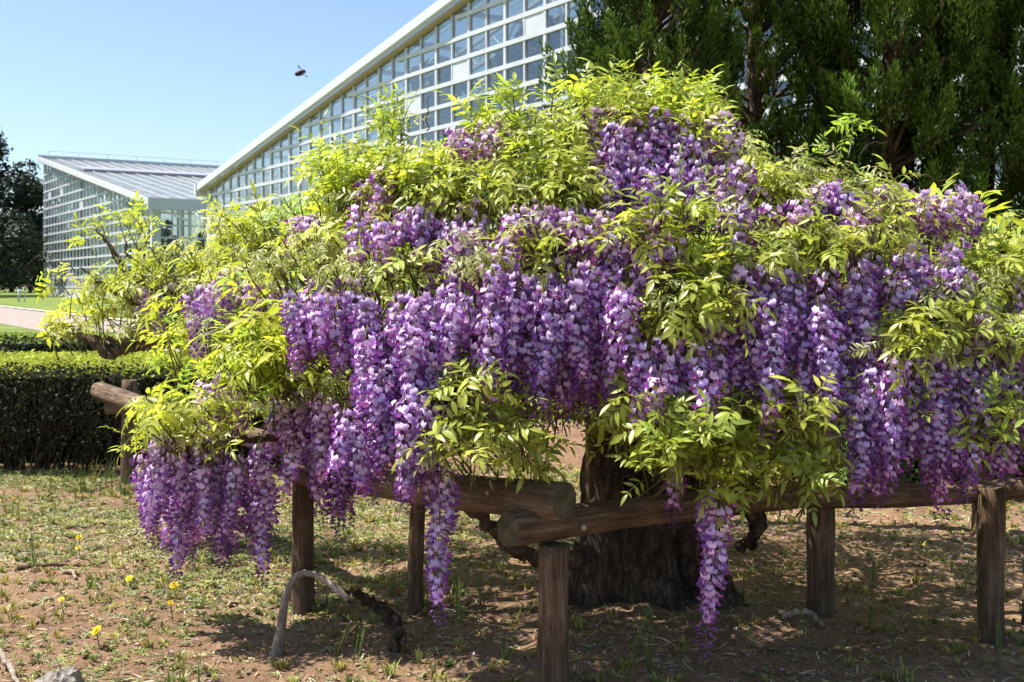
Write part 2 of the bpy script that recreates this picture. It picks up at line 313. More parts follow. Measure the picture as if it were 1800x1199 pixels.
# ------------------------------------------------------------------ greenhouses
ROW, COLW = .80, 1.23
def P3(s, w, z): p = gp(s, w); return np.array([p[0], p[1], z])
W0 = 22.0
def gbox(mb, s0, s1, w0, w1, z0, z1):
    mb.prism([P3(s, w, z) for s in (s0, s1) for w in (w0, w1) for z in (z0, z1)])
def slanted(mb, s0, s1, w0, w1, za0, za1, zb0, zb1):
    mb.prism([P3(s0, w0, za0), P3(s0, w0, za1), P3(s0, w1, za0), P3(s0, w1, za1), P3(s1, w0, zb0), P3(s1, w0, zb1), P3(s1, w1, zb0), P3(s1, w1, zb1)])
def proj_px(p): return 900 + F * p[0] / p[1], 504 - F * (p[2] - CAM_H) / p[1]
def greenhouse(name, s_low, s_high, z_low, slope, depth, z0, label, vents, n_single, end_label=None, rows_end=True):
    sg = 1 if s_high > s_low else -1; Ls = abs(s_high - s_low); roofz = lambda a: z_low + slope * a        # a: metres from the low end
    S = lambda a: s_low + sg * a
    root = empty(name, tuple(P3((s_low + s_high) / 2, W0 + depth / 2, z0))); tag(root, label, 'greenhouse')
    inv = Matrix.Translation(-root.location)
    def put(mb, nm, mat, par=None, smooth=False):
        o = mb.build(nm, mat, None, smooth); o.parent = par or root; o.matrix_parent_inverse = inv; return o
    zb = z0 + .95
    m = MB(); gbox(m, S(-.1), S(Ls + .1), W0 - .05, W0 + .25, z0 - .8, zb); put(m, 'plinth', M_conc)
    nc = int(Ls / COLW); cols = [k * COLW for k in range(nc + 1)]
    for k, a in enumerate(cols):
        wd = (.075 if k % 2 == 0 else .042) if n_single else .045
        m = MB(); gbox(m, S(a - wd), S(a + wd), W0 - .07, W0 + .06, zb + .004, roofz(a) - .50); put(m, 'mullion', M_white)
    rows = []; z = zb
    while z < roofz(Ls) - .7: rows.append(z); z += ROW
    for j, z in enumerate(rows):
        a0 = max(0, (z + .75 - z_low) / slope)
        if Ls - a0 < 1: continue
        m = MB(); gbox(m, S(a0), S(Ls), W0 - .09, W0 + .05, z - .065, z + .095); put(m, 'transom', M_white)
    # panes: the ones that show largest singly, the rest as one part
    cells = []
    for k in range(nc):
        for j, z in enumerate(rows):
            a, b = cols[k] + .05, cols[k + 1] - .05; lo = z + .06
            if roofz(b) - .5 < lo + .1: continue
            hi = z + ROW - .05; ha, hb = min(hi, roofz(a) - .5), min(hi, roofz(b) - .5); ha = max(ha, lo + .02)
            c = P3(S((a + b) / 2), W0, lo + .3); u, v = proj_px(c); vis = 0 < u < 1045 and 0 < v < 480
            cells.append(((0 if vis else 1, c[1]), k, j, a, b, lo, ha, hb))
    cells.sort(key=lambda c: c[0]); vset = {}
    for (uu, vv) in vents:
        best = min(cells, key=lambda c: (lambda q: (q[0] - uu) ** 2 + (q[1] - vv) ** 2)(proj_px(P3(S((c[3] + c[4]) / 2), W0, c[5] + .33)))); vset[(best[1], best[2])] = 1
    rest = MB(); single = 0; lr = np.random.default_rng(5)
    for (_, k, j, a, b, lo, ha, hb) in cells:
        if (k, j) in vset:
            m = MB(); gbox(m, S(a - .02), S(b + .02), W0 - .05, W0 - .01, lo - .03, min(ha, hb) + .02); vp = put(m, 'vent_panel', M_white)
            for q in range(5):
                zz = lo + .06 + q * .12; m = MB(); m.prism([P3(S(x), w, zz + dz) for x in ((a + .08, a + .58) if sg < 0 else (b - .58, b - .08)) for w, dzs in ((W0 - .10, (0, .05)), (W0 - .052, (.02, .085))) for dz in dzs]); put(m, 'louver', M_louver, vp)
            continue
        t1, t2 = lr.normal(0, .006, 2); mm = MB() if single < n_single else rest
        slanted(mm, S(a), S(b), W0 - .006 + t1, W0 + .006 + t1, lo, ha, lo, hb)
        if single < n_single: put(mm, 'pane', M_glass); single += 1
    if rest.n: tag(put(rest, 'pane_glazing', M_glass), kind='stuff')
    # roof
    ov = .5; m = MB(); slanted(m, S(-.6), S(Ls + .4), W0 - ov + .05, W0 + depth, roofz(-.6) - .10, roofz(-.6), roofz(Ls + .4) - .10, roofz(Ls + .4)); put(m, 'roof', M_roof)
    m = MB(); slanted(m, S(-.7), S(Ls + .5), W0 - ov - .05, W0 - ov + .16, roofz(-.7) - .32, roofz(-.7) + .07, roofz(Ls + .5) - .32, roofz(Ls + .5) + .07); put(m, 'fascia', M_fascia)
    m = MB(); slanted(m, S(-.5), S(Ls + .4), W0 - ov + .17, W0 + .12, roofz(-.5) - .46, roofz(-.5) - .40, roofz(Ls + .4) - .46, roofz(Ls + .4) - .40); put(m, 'soffit', M_soffit)
    for k in range(1, int(depth / 1.2)):
        w = W0 + k * 1.2; m = MB(); slanted(m, S(-.55), S(Ls + .3), w - .03, w + .03, roofz(-.55) + .004, roofz(-.55) + .05, roofz(Ls + .3) + .004, roofz(Ls + .3) + .05); put(m, 'roof_bar', M_white)
    for k in range(1, int(Ls / 3.5) + 1):                                # purlins and raised vents across the slope
        a = k * 3.5; m = MB(); slanted(m, S(a - .06), S(a + .06), W0, W0 + depth, roofz(a) - .32, roofz(a) - .12, roofz(a) - .32, roofz(a) - .12); put(m, 'purlin', M_white)
    for k in range(6):                                                   # trusses inside
        w = W0 + 2.5 + k * 4.5; m = MB()
        slanted(m, S(0), S(Ls), w - .08, w + .08, roofz(0) - .5, roofz(0) - .33, roofz(Ls) - .5, roofz(Ls) - .33)
        slanted(m, S(0), S(Ls), w - .08, w + .08, roofz(0) - 1.5, roofz(0) - 1.35, roofz(Ls) - 1.5, roofz(Ls) - 1.35)
        a = 0
        while a < Ls - 2:
            for (a0, d0, a1, d1) in ((a, -1.4, a + 1, -.45), (a + 1, -.45, a + 2, -1.4)):
                p, q = P3(S(a0), w, roofz(a0) + d0), P3(S(a1), w, roofz(a1) + d1); m.tube([p, (p + q) / 2, q], .045, 5)
            a += 2
        a = 0
        while a <= Ls:
            gbox(m, S(a - .09), S(a + .09), w - .09, w + .09, z0 - .3, roofz(a) - .4); a += 8.0
        put(m, 'truss', M_white)
    m = MB(); slanted(m, S(Ls * .62), S(Ls * .70), W0 + .5, W0 + depth, roofz(Ls * .62) + .05, roofz(Ls * .62) + .22, roofz(Ls * .70) + .05, roofz(Ls * .70) + .22); put(m, 'roof_vent', M_vent)
    m = MB(); gbox(m, S(Ls + .2), S(Ls + .5), W0 - .5, W0 + depth, roofz(Ls) - .35, roofz(Ls) + .32); put(m, 'ridge_cap', M_white)
    m = MB(); P = [P3(S(Ls + .35), w, roofz(Ls) + .75) for w in np.linspace(W0 + .5, W0 + depth, 5)]; m.tube(P, .03, 5)
    for w in np.linspace(W0 + .5, W0 + depth, 12): m.tube([P3(S(Ls + .35), w, roofz(Ls) + .3), P3(S(Ls + .35), w, roofz(Ls) + .76)], .025, 5)
    put(m, 'ridge_rail', M_white)
    # low end wall (side of the building), gutter
    m = MB(); gbox(m, S(-.05), S(.2), W0 + .26, W0 + depth, z0 - .8, zb); put(m, 'side_plinth', M_conc)
    m = MB(); gbox(m, S(-.95), S(-.62), W0 - .6, W0 + depth, z_low - .75, z_low + .02); put(m, 'gutter', M_fascia)
    m = MB(); gbox(m, S(-.12), S(.35), W0 - .10, W0 + .5, z0, z_low - .45); put(m, 'corner_post', M_white)
    k = 0; w = W0 + 1.9
    while w < W0 + depth:
        m = MB(); gbox(m, S(-.08), S(.06), w - .06, w + .06, zb, z_low - .4); put(m, 'side_mullion', M_white); w += 1.7
    for z in np.arange(zb, z_low - .3, ROW * 1.05):
        m = MB(); gbox(m, S(-.06), S(.04), W0 + .5, W0 + depth, z - .05, z + .06); put(m, 'side_transom', M_white)
    m = MB(); gbox(m, S(-.006), S(.006), W0 + .5, W0 + depth, zb, z_low - .4); put(m, 'side_glazing', M_glass)
    # high end and back walls
    m = MB(); gbox(m, S(Ls - .006), S(Ls + .006), W0 + .1, W0 + depth, z0, roofz(Ls) - .4); put(m, 'end_glazing', M_glass)
    for w in np.arange(W0, W0 + depth, 1.7):
        m = MB(); gbox(m, S(Ls - .07), S(Ls + .07), w - .05, w + .05, z0, roofz(Ls) - .4); put(m, 'end_mullion', M_white)
    m = MB(); slanted(m, S(0), S(Ls), W0 + depth - .03, W0 + depth, z0, roofz(0) - .3, z0, roofz(Ls) - .3); put(m, 'back_wall', M_roof)
    return root
greenhouse('greenhouse', 65.7, 12.0, 7.55, .168, 24, .25, 'large white framed glasshouse with a steep rising roof edge behind the wisteria', [(945, 62), (797, 113), (716, 176), (530, 290)], 300)
greenhouse('greenhouse', 77.2, 112.4, 7.35, .172, 30, .45, 'farther glasshouse with grey sloping roof and low corner facing the large glasshouse', [(88, 347), (113, 340), (146, 362), (255, 412)], 0)
proto = broad_tree('indoor_tree', tuple(P3(61, W0 + 2.6, .2)), 7.6, 1.8, (.12, .125, .07), 'leafy indoor tree showing green through the large glasshouse panes', 'trees inside the large glasshouse', 21, 60, 120, .34)
for k, sI in enumerate((64, 58, 54.5, 51, 48, 45, 42, 39, 36.5, 34, 31, 28, 24.5, 21)):
    copy_tree(proto, tuple(P3(sI, W0 + (2.7, 4.2, 3.2)[k % 3], .2)), k * 1.7, (7.55 + .168 * (65.7 - sI) - (.5, 1.2, .3, 1.9)[k % 4]) / 7.3)
for (s, w, sc, rz) in ((84, 6, .72, 1), (92, 9, .9, 2), (100, 7, 1.0, 3)):
    copy_tree(proto, tuple(P3(s, W0 + w, .3)), rz, sc, 'leafy indoor tree showing faintly through the farther glasshouse front')['group'] = 'trees inside the farther glasshouse'

# ------------------------------------------------------------------ junipers
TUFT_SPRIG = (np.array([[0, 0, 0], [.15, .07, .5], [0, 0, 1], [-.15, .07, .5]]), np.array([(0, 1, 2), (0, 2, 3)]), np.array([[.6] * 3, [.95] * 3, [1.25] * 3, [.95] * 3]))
def juniper(loc, h, r, seed, label):
    lr = np.random.default_rng(seed); root = empty('juniper_tree', loc); tag(root, label, 'tree', 'junipers behind the wisteria')
    tk = MB(); P = catmull([(0, 0, -.2), (.08, .05, h * .25), (-.06, 0, h * .55), (.03, 0, h * .95)], 6); tk.tube(P, np.linspace(.13, .02, len(P)), 9, wob=.18)
    cr = MB(); n = int(800 * h / 6)
    for k in range(n):
        if k % 3 == 0: zc_, tc_ = lr.uniform(.0, .93) * h, lr.uniform(0, 6.283); rc_, bc_ = lr.uniform(.15, 1.0) ** .4, lr.uniform(.7, 1.25)
        zz = min(.96 * h, max(0, zc_ + lr.normal(0, .13))); prof = r * (1 - (max(0, zz / h - .45) / .55) ** 1.7) * (.88 + .12 * math.sin(zz * 2.7 + seed)) + .08
        th = tc_ + lr.normal(0, .17); rr = prof * min(1.08, rc_ + lr.normal(0, .08)); o = np.array([math.cos(th), math.sin(th), 0])
        base = o * rr * (1 + .16 * math.sin(3 * th + seed + zz * 1.7)) + [0, 0, zz]
        L = lr.uniform(.26, .56); ax = nrm(np.array([0, 0, 1.0]) + o * lr.uniform(.1, .5) + lr.normal(0, .14, 3)); m = 135
        t = lr.uniform(0, 1, m) ** .85; wd = .27 * L * (np.clip(1.02 - t, 0, 1) ** .75) * (.45 + .55 * np.clip(t * 4, 0, 1))
        q = nrm(lr.normal(0, 1, (m, 3))); q -= ax * (q @ ax)[:, None]; q = nrm(q)
        pts = base + ax * (t * L)[:, None] + q * (wd * lr.uniform(.35, 1, m))[:, None]
        tw = np.cross(ax, q); dirs = nrm(ax * 1.0 + q * .42 + tw * .3 + lr.normal(0, .2, (m, 3)))
        b = bc_ * lr.uniform(.65, 1.35) * (.45 + .75 * t[:, None]); tint = np.clip(lr.normal(1, .2, (m, 1)), .5, 1.6) * np.array([.100, .170, .022]) * b  # tuft bases darkened and ends lightened: sunlit tips put into the colour
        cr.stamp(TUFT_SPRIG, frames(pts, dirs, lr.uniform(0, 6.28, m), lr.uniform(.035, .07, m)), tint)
        if k % 6 == 0:
            c0 = np.array([0, 0, max(.2, zz - .35)]); mid = (c0 + base) / 2 + lr.normal(0, .05, 3); tk.tube(catmull([c0, mid, base, base + ax * L * .6], 3), np.linspace(.026, .006, 10), 5)
    tk.build('trunk', M_jbark, root); cr.build('crown', M_juniper, root); return root
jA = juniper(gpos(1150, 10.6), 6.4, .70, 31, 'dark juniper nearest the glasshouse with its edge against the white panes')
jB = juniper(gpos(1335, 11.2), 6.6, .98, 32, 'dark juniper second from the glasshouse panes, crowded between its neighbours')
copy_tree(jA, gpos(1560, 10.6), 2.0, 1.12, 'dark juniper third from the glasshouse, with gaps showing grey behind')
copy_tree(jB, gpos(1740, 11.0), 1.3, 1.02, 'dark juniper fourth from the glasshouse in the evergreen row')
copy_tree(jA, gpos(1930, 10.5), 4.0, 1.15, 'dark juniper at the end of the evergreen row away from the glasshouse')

# ------------------------------------------------------------------ hedges
HLEAF = (np.array([[0, 0, 0], [.5, .27, .06], [1, 0, 0], [.5, -.27, .06]]), np.array([(0, 1, 2), (0, 2, 3)]), np.ones((4, 3)))
def hedge(x0, x1, y0, y1, h, label, seed, nt, nf, ctop, leaf=.035, zb=0.0, cface=(.03, .045, .014)):  # ctop and cface put a sunlit top and shaded side into the leaf colour
    lr = np.random.default_rng(seed); root = empty('hedge', ((x0 + x1) / 2, (y0 + y1) / 2, zb)); tag(root, label, 'hedge', None)
    ox, oy, W, D = (x0 + x1) / 2, (y0 + y1) / 2, x1 - x0, y1 - y0
    fo = MB(); und = lambda x, y: .05 * (fbm(x * 1.3 + 50, y * 1.3 + 50, 5) - .5) + .06 * (fbm(x * 5 + 50, y * 5 + 50, 8) - .5)
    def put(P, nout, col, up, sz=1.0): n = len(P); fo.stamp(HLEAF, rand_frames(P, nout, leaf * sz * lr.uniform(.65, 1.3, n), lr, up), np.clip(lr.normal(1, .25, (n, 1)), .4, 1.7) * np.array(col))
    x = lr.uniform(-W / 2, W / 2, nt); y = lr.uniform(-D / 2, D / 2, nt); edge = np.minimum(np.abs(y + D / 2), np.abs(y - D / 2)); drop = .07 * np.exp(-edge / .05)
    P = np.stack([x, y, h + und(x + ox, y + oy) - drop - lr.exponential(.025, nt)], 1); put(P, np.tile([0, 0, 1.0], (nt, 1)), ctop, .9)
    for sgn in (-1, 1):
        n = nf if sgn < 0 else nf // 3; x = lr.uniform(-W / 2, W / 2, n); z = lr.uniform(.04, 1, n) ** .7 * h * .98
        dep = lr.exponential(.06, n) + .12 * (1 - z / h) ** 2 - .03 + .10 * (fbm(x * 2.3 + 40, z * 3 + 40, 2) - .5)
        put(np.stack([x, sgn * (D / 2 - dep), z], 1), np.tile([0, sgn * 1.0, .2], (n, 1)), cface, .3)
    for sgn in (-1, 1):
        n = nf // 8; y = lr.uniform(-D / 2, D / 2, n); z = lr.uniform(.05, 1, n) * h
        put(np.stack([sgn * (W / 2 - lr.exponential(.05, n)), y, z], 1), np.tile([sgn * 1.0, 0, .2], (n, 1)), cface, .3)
    st = MB()
    for k in range(int(W * 60)):
        x = lr.uniform(-W / 2, W / 2); y = -D / 2 + lr.uniform(.06, .4); top = h * lr.uniform(.7, 1.0); p = np.array([x, y, -.05]); pts = [p]
        for q in range(5): pts.append(np.array([x + lr.normal(0, .05) + (q + 1) * lr.normal(0, .012), y + lr.normal(0, .03), (q + 1) / 5 * top]))
        st.tube(pts, np.linspace(lr.uniform(.006, .013), .003, 6), 4, cap=False, col=(.05, .038, .028))
        for q in range(2):
            a = pts[2 + q]; d = np.array([lr.normal(0, .14), lr.normal(-.04, .05), lr.uniform(.1, .25)]); st.tube([a, a + d * .5 + lr.normal(0, .01, 3), a + d], np.linspace(.005, .002, 3), 4, cap=False, col=(.06, .045, .033))
    core = MB(); core.box((-W / 2 + .25, -D / 2 + .55, 0), (W / 2 - .25, D / 2 - .3, h - .16), (.018, .016, .010))  # solid dark box added for the shade deep inside the hedge
    fo.build('foliage', M_hedge, root); st.build('stems', M_litter, root); core.build('dark_core', M_litter, root, False)
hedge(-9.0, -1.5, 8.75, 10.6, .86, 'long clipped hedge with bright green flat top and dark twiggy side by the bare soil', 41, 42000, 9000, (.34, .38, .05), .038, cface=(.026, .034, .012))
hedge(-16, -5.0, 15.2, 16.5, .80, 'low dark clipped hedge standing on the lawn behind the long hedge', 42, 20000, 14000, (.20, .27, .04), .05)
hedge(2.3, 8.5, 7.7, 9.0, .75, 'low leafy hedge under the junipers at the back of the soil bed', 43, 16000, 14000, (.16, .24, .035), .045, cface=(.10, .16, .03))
def bush(u, Y, r, label, col, seed):
    lr = np.random.default_rng(seed); x, y, z = gpos(u, Y); root = empty('bush', (x, y, z)); tag(root, label, 'bush'); f = MB(); n = 5000
    q = nrm(lr.normal(0, 1, (n, 3))); q[:, 2] = np.abs(q[:, 2]); P = q * r * lr.uniform(.6, 1, (n, 1)) ** .4 * (1 + .15 * np.sin(q[:, :1] * 9))
    f.stamp(HLEAF, rand_frames(P, q, .05 * lr.uniform(.6, 1.3, n), lr), np.clip(lr.normal(1, .25, (n, 1)), .4, 1.7) * np.array(col)); f.build('foliage', M_hedge, root)
    s = MB()
    for k in range(24): d = nrm(np.array([*lr.normal(0, .6, 2), 1])); s.tube([d * 0, d * r * .5 + lr.normal(0, .03, 3), d * r * .9], [.02, .012, .004], 5)
    s.build('stems', M_twig, root)
bush(-12, 14.2, .62, 'rounded brownish bush against the low dark hedge on the lawn', (.07, .055, .03), 44)

# white hand rail on the lawn
rl = gpos(33, 78); root = empty('handrail', rl); tag(root, 'thin white handrail on the lawn by the dark trees', 'handrail')
m = MB(); m.tube([(0, 0, -.1), (0, 0, .4), (0, 0, .85)], .07, 8); m.build('post', M_white, root)
m = MB(); m.tube(catmull([(0, 0, .83), (.3, 0, .72), (.42, 0, .45), (.40, 0, -.1)], 5), .045, 7); m.build('rail', M_white, root)

# ------------------------------------------------------------------ log trellis
trellis = empty('log_trellis', (.3, 5.2, 0)); tag(trellis, 'weathered round log trellis of posts and rails holding up the wisteria', 'trellis')
def log(name, p0, p1, r0, r1, seed, sides=22, segs=16):
    p0, p1 = np.array(p0, float), np.array(p1, float); L = np.linalg.norm(p1 - p0); lr = np.random.default_rng(seed)
    bend = lr.normal(0, .012, 2); z = np.linspace(0, L, segs); th = np.arange(sides) * 2 * np.pi / sides; ph = lr.uniform(0, 6, 4)
    V = []; 
    for i, zz in enumerate(z):
        t = zz / L; r = r0 + (r1 - r0) * t; r *= 1 + .035 * math.sin(zz * 7 + ph[0]) + .02 * math.sin(zz * 19 + ph[1])
        rr = r * (1 + .035 * np.sin(2 * th + ph[2] + zz) + .022 * np.sin(5 * th + ph[3] + zz * 2) + lr.normal(0, .008, sides))
        ck = int(ph[0] * 3) % sides; rr[ck] *= .90 if .15 < t < .9 else .97                         # a drying crack
        if i in (0, segs - 1): rr = rr * .965
        b = bend * math.sin(math.pi * t); V += [(b[0] + a * math.cos(h), b[1] + a * math.sin(h), zz + (lr.normal(0, .002) if i in (0, segs - 1) else 0)) for a, h in zip(rr, th)]
    T = []; mi = []
    for i in range(segs - 1):
        for j in range(sides):
            k = (j + 1) % sides; a, b, c, d = i * sides + j, i * sides + k, (i + 1) * sides + k, (i + 1) * sides + j; T += [(a, b, c), (a, c, d)]; mi += [0, 0]
    n = len(V); V += [(0, 0, -.003), (0, 0, L + .003)]
    for j in range(sides):
        k = (j + 1) % sides; T += [(n, k, j), (n + 1, (segs - 1) * sides + j, (segs - 1) * sides + k)]; mi += [1, 1]
    me = mesh_tri(name, V, T, [M_log, M_end], None, True, mi)
    for pl in me.polygons:
        if pl.material_index == 1: pl.use_smooth = False
    o = link(bpy.data.objects.new(name, me), trellis); d = Vector(p1 - p0)
    o.location = Vector(p0) - trellis.location; o.rotation_euler = d.to_track_quat('Z', 'Y').to_euler(); return o
def post(u, Y, dia, ztop, seed): x = (u - 900) / F * Y; log('post', (x, Y, -.25), (x, Y, ztop), dia / 2 * 1.04, dia / 2, seed)
post(974, 4.0, .107, .545, 1); post(533, 5.12, .098, .76, 2); post(739, 5.0, .066, .62, 3); post(1056, 4.97, .092, .60, 4)
post(1441, 4.90, .112, .98, 5); post(1743, 4.66, .108, .63, 6); post(228, 8.42, .115, .76, 7)
log('stake', (.37, 5.02, -.2), (.36, 4.93, 1.35), .026, .022, 8, 12)
log('stake', (2.16, 4.82, -.2), (2.18, 4.80, 1.1), .014, .012, 18, 10)
log('post', (2.75, 6.7, -.25), (2.75, 6.7, .75), .055, .05, 9); log('post', (.55, 7.4, -.25), (.55, 7.4, .75), .055, .05, 10); log('post', (-1.2, 7.9, -.25), (-1.2, 7.9, .72), .055, .05, 11)
log('rail', at(892, 931, 3.93), (1.36, 4.865, .565), .062, .050, 12)
log('rail', (1.22, 4.76, .570), (2.72, 4.60, .715), .050, .044, 13)
log('rail', at(993, 881, 3.92), (-.98, 5.06, .63), .069, .050, 14)
log('rail', at(174, 687, 8.62), (-.78, 5.16, .66), .068, .050, 15)
log('rail', (-3.02, 8.50, .545), (.7, 7.45, .62), .05, .05, 16)
log('rail', (.4, 7.32, .70), (2.85, 6.62, .70), .05, .05, 17)
log('rail', (2.60, 4.45, .80), (2.83, 6.85, .80), .05, .05, 19)
m = MB(); p = at(1026, 927, 4.0); m.tube([p + [0, .03, 0], p + [0, -.012, 0]], .0095, 10, col=(.42, .33, .20)); o = m.build('cut_knot', M_litter); o.parent = trellis; o.matrix_parent_inverse = Matrix.Translation(-trellis.location)

# ------------------------------------------------------------------ wisteria
wis = empty('wisteria_tree', (.6, 5.05, 0)); tag(wis, 'spreading wisteria tree with hanging purple flower racemes and fresh yellow green leaves', 'tree')
WINV = Matrix.Translation(-wis.location)
def wchild(o): o.parent = wis; o.matrix_parent_inverse = WINV; return o
DC = np.array([.55, 5.5, .5]); DRY, DRZ, DXL, DXR = 1.75, 2.0, 2.6, 2.85
def dome_hit(u, v):
    o = np.array([0, 0, CAM_H]); d = np.array([(u - 900) / F, 1, -(v - 504) / F]); best = None
    for rx in ((DXL, DXR) if u < 1100 else (DXR, DXL)):
        s = np.array([rx, DRY, DRZ]); oo = (o - DC) / s; dd = d / s; a, b, c = dd @ dd, oo @ dd, oo @ oo - 1; q = b * b - a * c
        t = (-b - math.sqrt(q)) / a if q > 0 else -b / a; p = o + d * t
        if best is None: best = (p, s)
        if (p[0] - DC[0] < 0) == (rx == DXL): best = (p, s); break
    p, s = best; return p, nrm((p - DC) / s ** 2)
# trunk: several fused old stems with root flares
tb = MB()
def stem(pts, r, seed, sides=14, wob=.16): P = catmull(pts, 7); tb.tube(P + np.random.default_rng(seed).normal(0, .006, P.shape), np.interp(np.linspace(0, 1, len(P)), np.linspace(0, 1, len(r)), r), sides, wob=wob, seed=seed)
stem([(.62, 5.1, -.15), (.58, 5.08, .25), (.60, 5.08, .6), (.66, 5.12, .95)], [.27, .205, .17, .15], 1, 22)
stem([(.36, 5.02, -.1), (.42, 5.0, .35), (.45, 5.0, .72), (.56, 5.02, 1.1), (.62, 5.1, 1.5)], [.16, .125, .115, .10, .07], 2, 18)
stem([(.88, 5.1, -.1), (.80, 5.06, .3), (.80, 5.06, .7), (.92, 5.1, 1.1), (1.15, 5.15, 1.5)], [.16, .13, .115, .09, .06], 3, 16)
stem([(.98, 4.98, -.08), (.90, 4.98, .12), (.82, 5.0, .32), (.74, 5.05, .5)], [.07, .075, .085, .09], 4, 14, .2)
stem([(.22, 4.95, -.08), (.30, 4.97, .10), (.38, 5.0, .3)], [.06, .07, .09], 5, 12, .2)
stem([(.70, 4.80, -.07), (.66, 4.90, .12), (.62, 5.0, .4)], [.07, .08, .1], 6, 12, .2)
stem([(1.12, 4.86, -.05), (1.0, 4.93, .03), (.9, 5.0, .1)], [.03, .05, .08], 7, 10, .2)
wchild(tb.build('trunk', M_bark))
bseed = [100]
def branch(pts, r0, r1, name='branch', mat=None, sides=9, wob=.14, n=7):
    bseed[0] += 1; lr = np.random.default_rng(bseed[0]); P = catmull(pts, n); P[1:-1] += lr.normal(0, .006 + .10 * r1, (len(P) - 2, 3)); m = MB()
    m.tube(P, np.linspace(r0, r1, len(P)) * (1 + .1 * lr.normal(0, 1, len(P)).clip(-1, 1)), sides, wob=wob, seed=bseed[0]); return wchild(m.build(name, mat or M_twig))
lr = np.random.default_rng(77)
for (tx, ty, tz) in ((-1.3, 5.2, 1.0), (-1.0, 4.7, 1.15), (-.6, 4.35, 1.0), (-.2, 4.15, 1.3), (.35, 4.05, 1.1), (.9, 4.0, 1.25), (1.4, 4.2, 1.1), (1.9, 4.4, 1.35), (2.6, 4.9, 1.3),
                     (-.9, 5.6, 1.7), (-.2, 5.3, 1.75), (.6, 5.4, 2.0), (1.3, 5.5, 1.8), (2.1, 5.6, 1.45), (.2, 6.6, 1.7), (1.2, 6.8, 1.5), (-1.0, 6.5, 1.3), (.3, 4.4, 1.75), (1.0, 4.35, 1.8), (-.7, 4.8, 1.6), (1.8, 4.8, 1.7)):
    s = np.array([.62 + lr.normal(0, .08), 5.08, lr.uniform(.75, 1.2)]); e = np.array([tx, ty, tz]); m1 = s + (e - s) * .35 + [0, 0, .22] + lr.normal(0, .07, 3); m2 = s + (e - s) * .7 + [0, 0, .14] + lr.normal(0, .07, 3)
    e = DC + (e - DC) * min(1, .74 / np.linalg.norm((e - DC) / np.array([DXL, DRY, DRZ]))); branch([s, m1, m2, e], .05, .012)
    for q in range(3):
        a = s + (e - s) * lr.uniform(.45, .95) + [0, 0, .12]; d = nrm(e - s) * .2 + lr.normal(0, .18, 3); d[2] = min(d[2], .05); branch([a, a + d * .5 + [0, 0, .05], a + d], .014, .004, 'twig', n=4, sides=6)
# limbs the photograph shows singly
branch([(.62, 5.2, .9), (-.4, 5.7, 1.05), at(400, 590, 6.3), at(320, 598, 6.4), at(255, 604, 6.4), at(225, 612, 6.35), at(190, 622, 6.3), at(165, 600, 6.3), at(135, 585, 6.35), at(110, 572, 6.4)], .055, .012)
branch([at(235, 610, 6.35), at(220, 600, 6.5), at(180, 595, 6.5), at(150, 588, 6.5)], .025, .006)
branch([(.2, 5.4, 1.2), at(480, 560, 6.2), at(345, 526, 6.4), at(300, 518, 6.4), at(262, 503, 6.45), at(222, 482, 6.45), at(208, 455, 6.5), at(188, 425, 6.5), at(165, 395, 6.5)], .030, .005)
branch([at(262, 503, 6.45), at(245, 470, 6.5), at(225, 448, 6.55), at(218, 420, 6.55)], .014, .004, 'twig')
branch([at(330, 560, 6.3), at(270, 545, 6.35), at(215, 520, 6.4), at(170, 490, 6.4), at(140, 470, 6.4)], .016, .004, 'twig')
branch([at(560, 780, 4.95), at(525, 745, 4.85), at(508, 725, 4.8), at(505, 700, 4.8), at(512, 665, 4.85)], .024, .010)
branch([(.1, 5.0, .95), at(700, 770, 4.95), at(560, 772, 4.95), at(470, 770, 4.85), at(330, 790, 4.8), at(265, 805, 4.75)], .03, .006)
branch([at(815, 885, 4.75), at(860, 925, 4.75), at(905, 962, 4.72), at(955, 985, 4.85), (.42, 5.0, .24)], .022, .04)
branch([at(1290, 860, 4.75), at(1310, 890, 4.7), at(1335, 915, 4.7), at(1322, 945, 4.72), at(1300, 962, 4.85)], .045, .02, mat=M_bark)
branch([at(1120, 840, 4.8), at(1108, 860, 4.72), at(1112, 885, 4.72)], .04, .02, mat=M_bark)
def tendril(pts, Y, r=.0035): branch([at(u, v, Y) for u, v in pts], r, r * .5, 'tendril', sides=5, n=5)
tendril([(450, 590), (425, 545), (380, 505), (330, 486), (290, 492), (255, 530), (240, 548)], 5.6, .004)
tendril([(130, 475), (100, 452), (70, 448), (48, 465)], 6.4); tendril([(70, 515), (55, 503), (38, 502), (28, 516)], 6.4)
tendril([(1145, 150), (1142, 110), (1140, 86)], 5.2); tendril([(1205, 150), (1203, 115), (1202, 85)], 5.2); tendril([(1230, 200), (1265, 180), (1300, 155)], 5.2); tendril([(750, 230), (752, 190), (757, 165)], 5.1)
tendril([(1500, 300), (1525, 255), (1560, 250)], 5.3); tendril([(1600, 310), (1660, 315), (1690, 295)], 5.4)
tendril([(240, 840), (228, 810), (232, 790), (250, 780)], 4.7, .003)

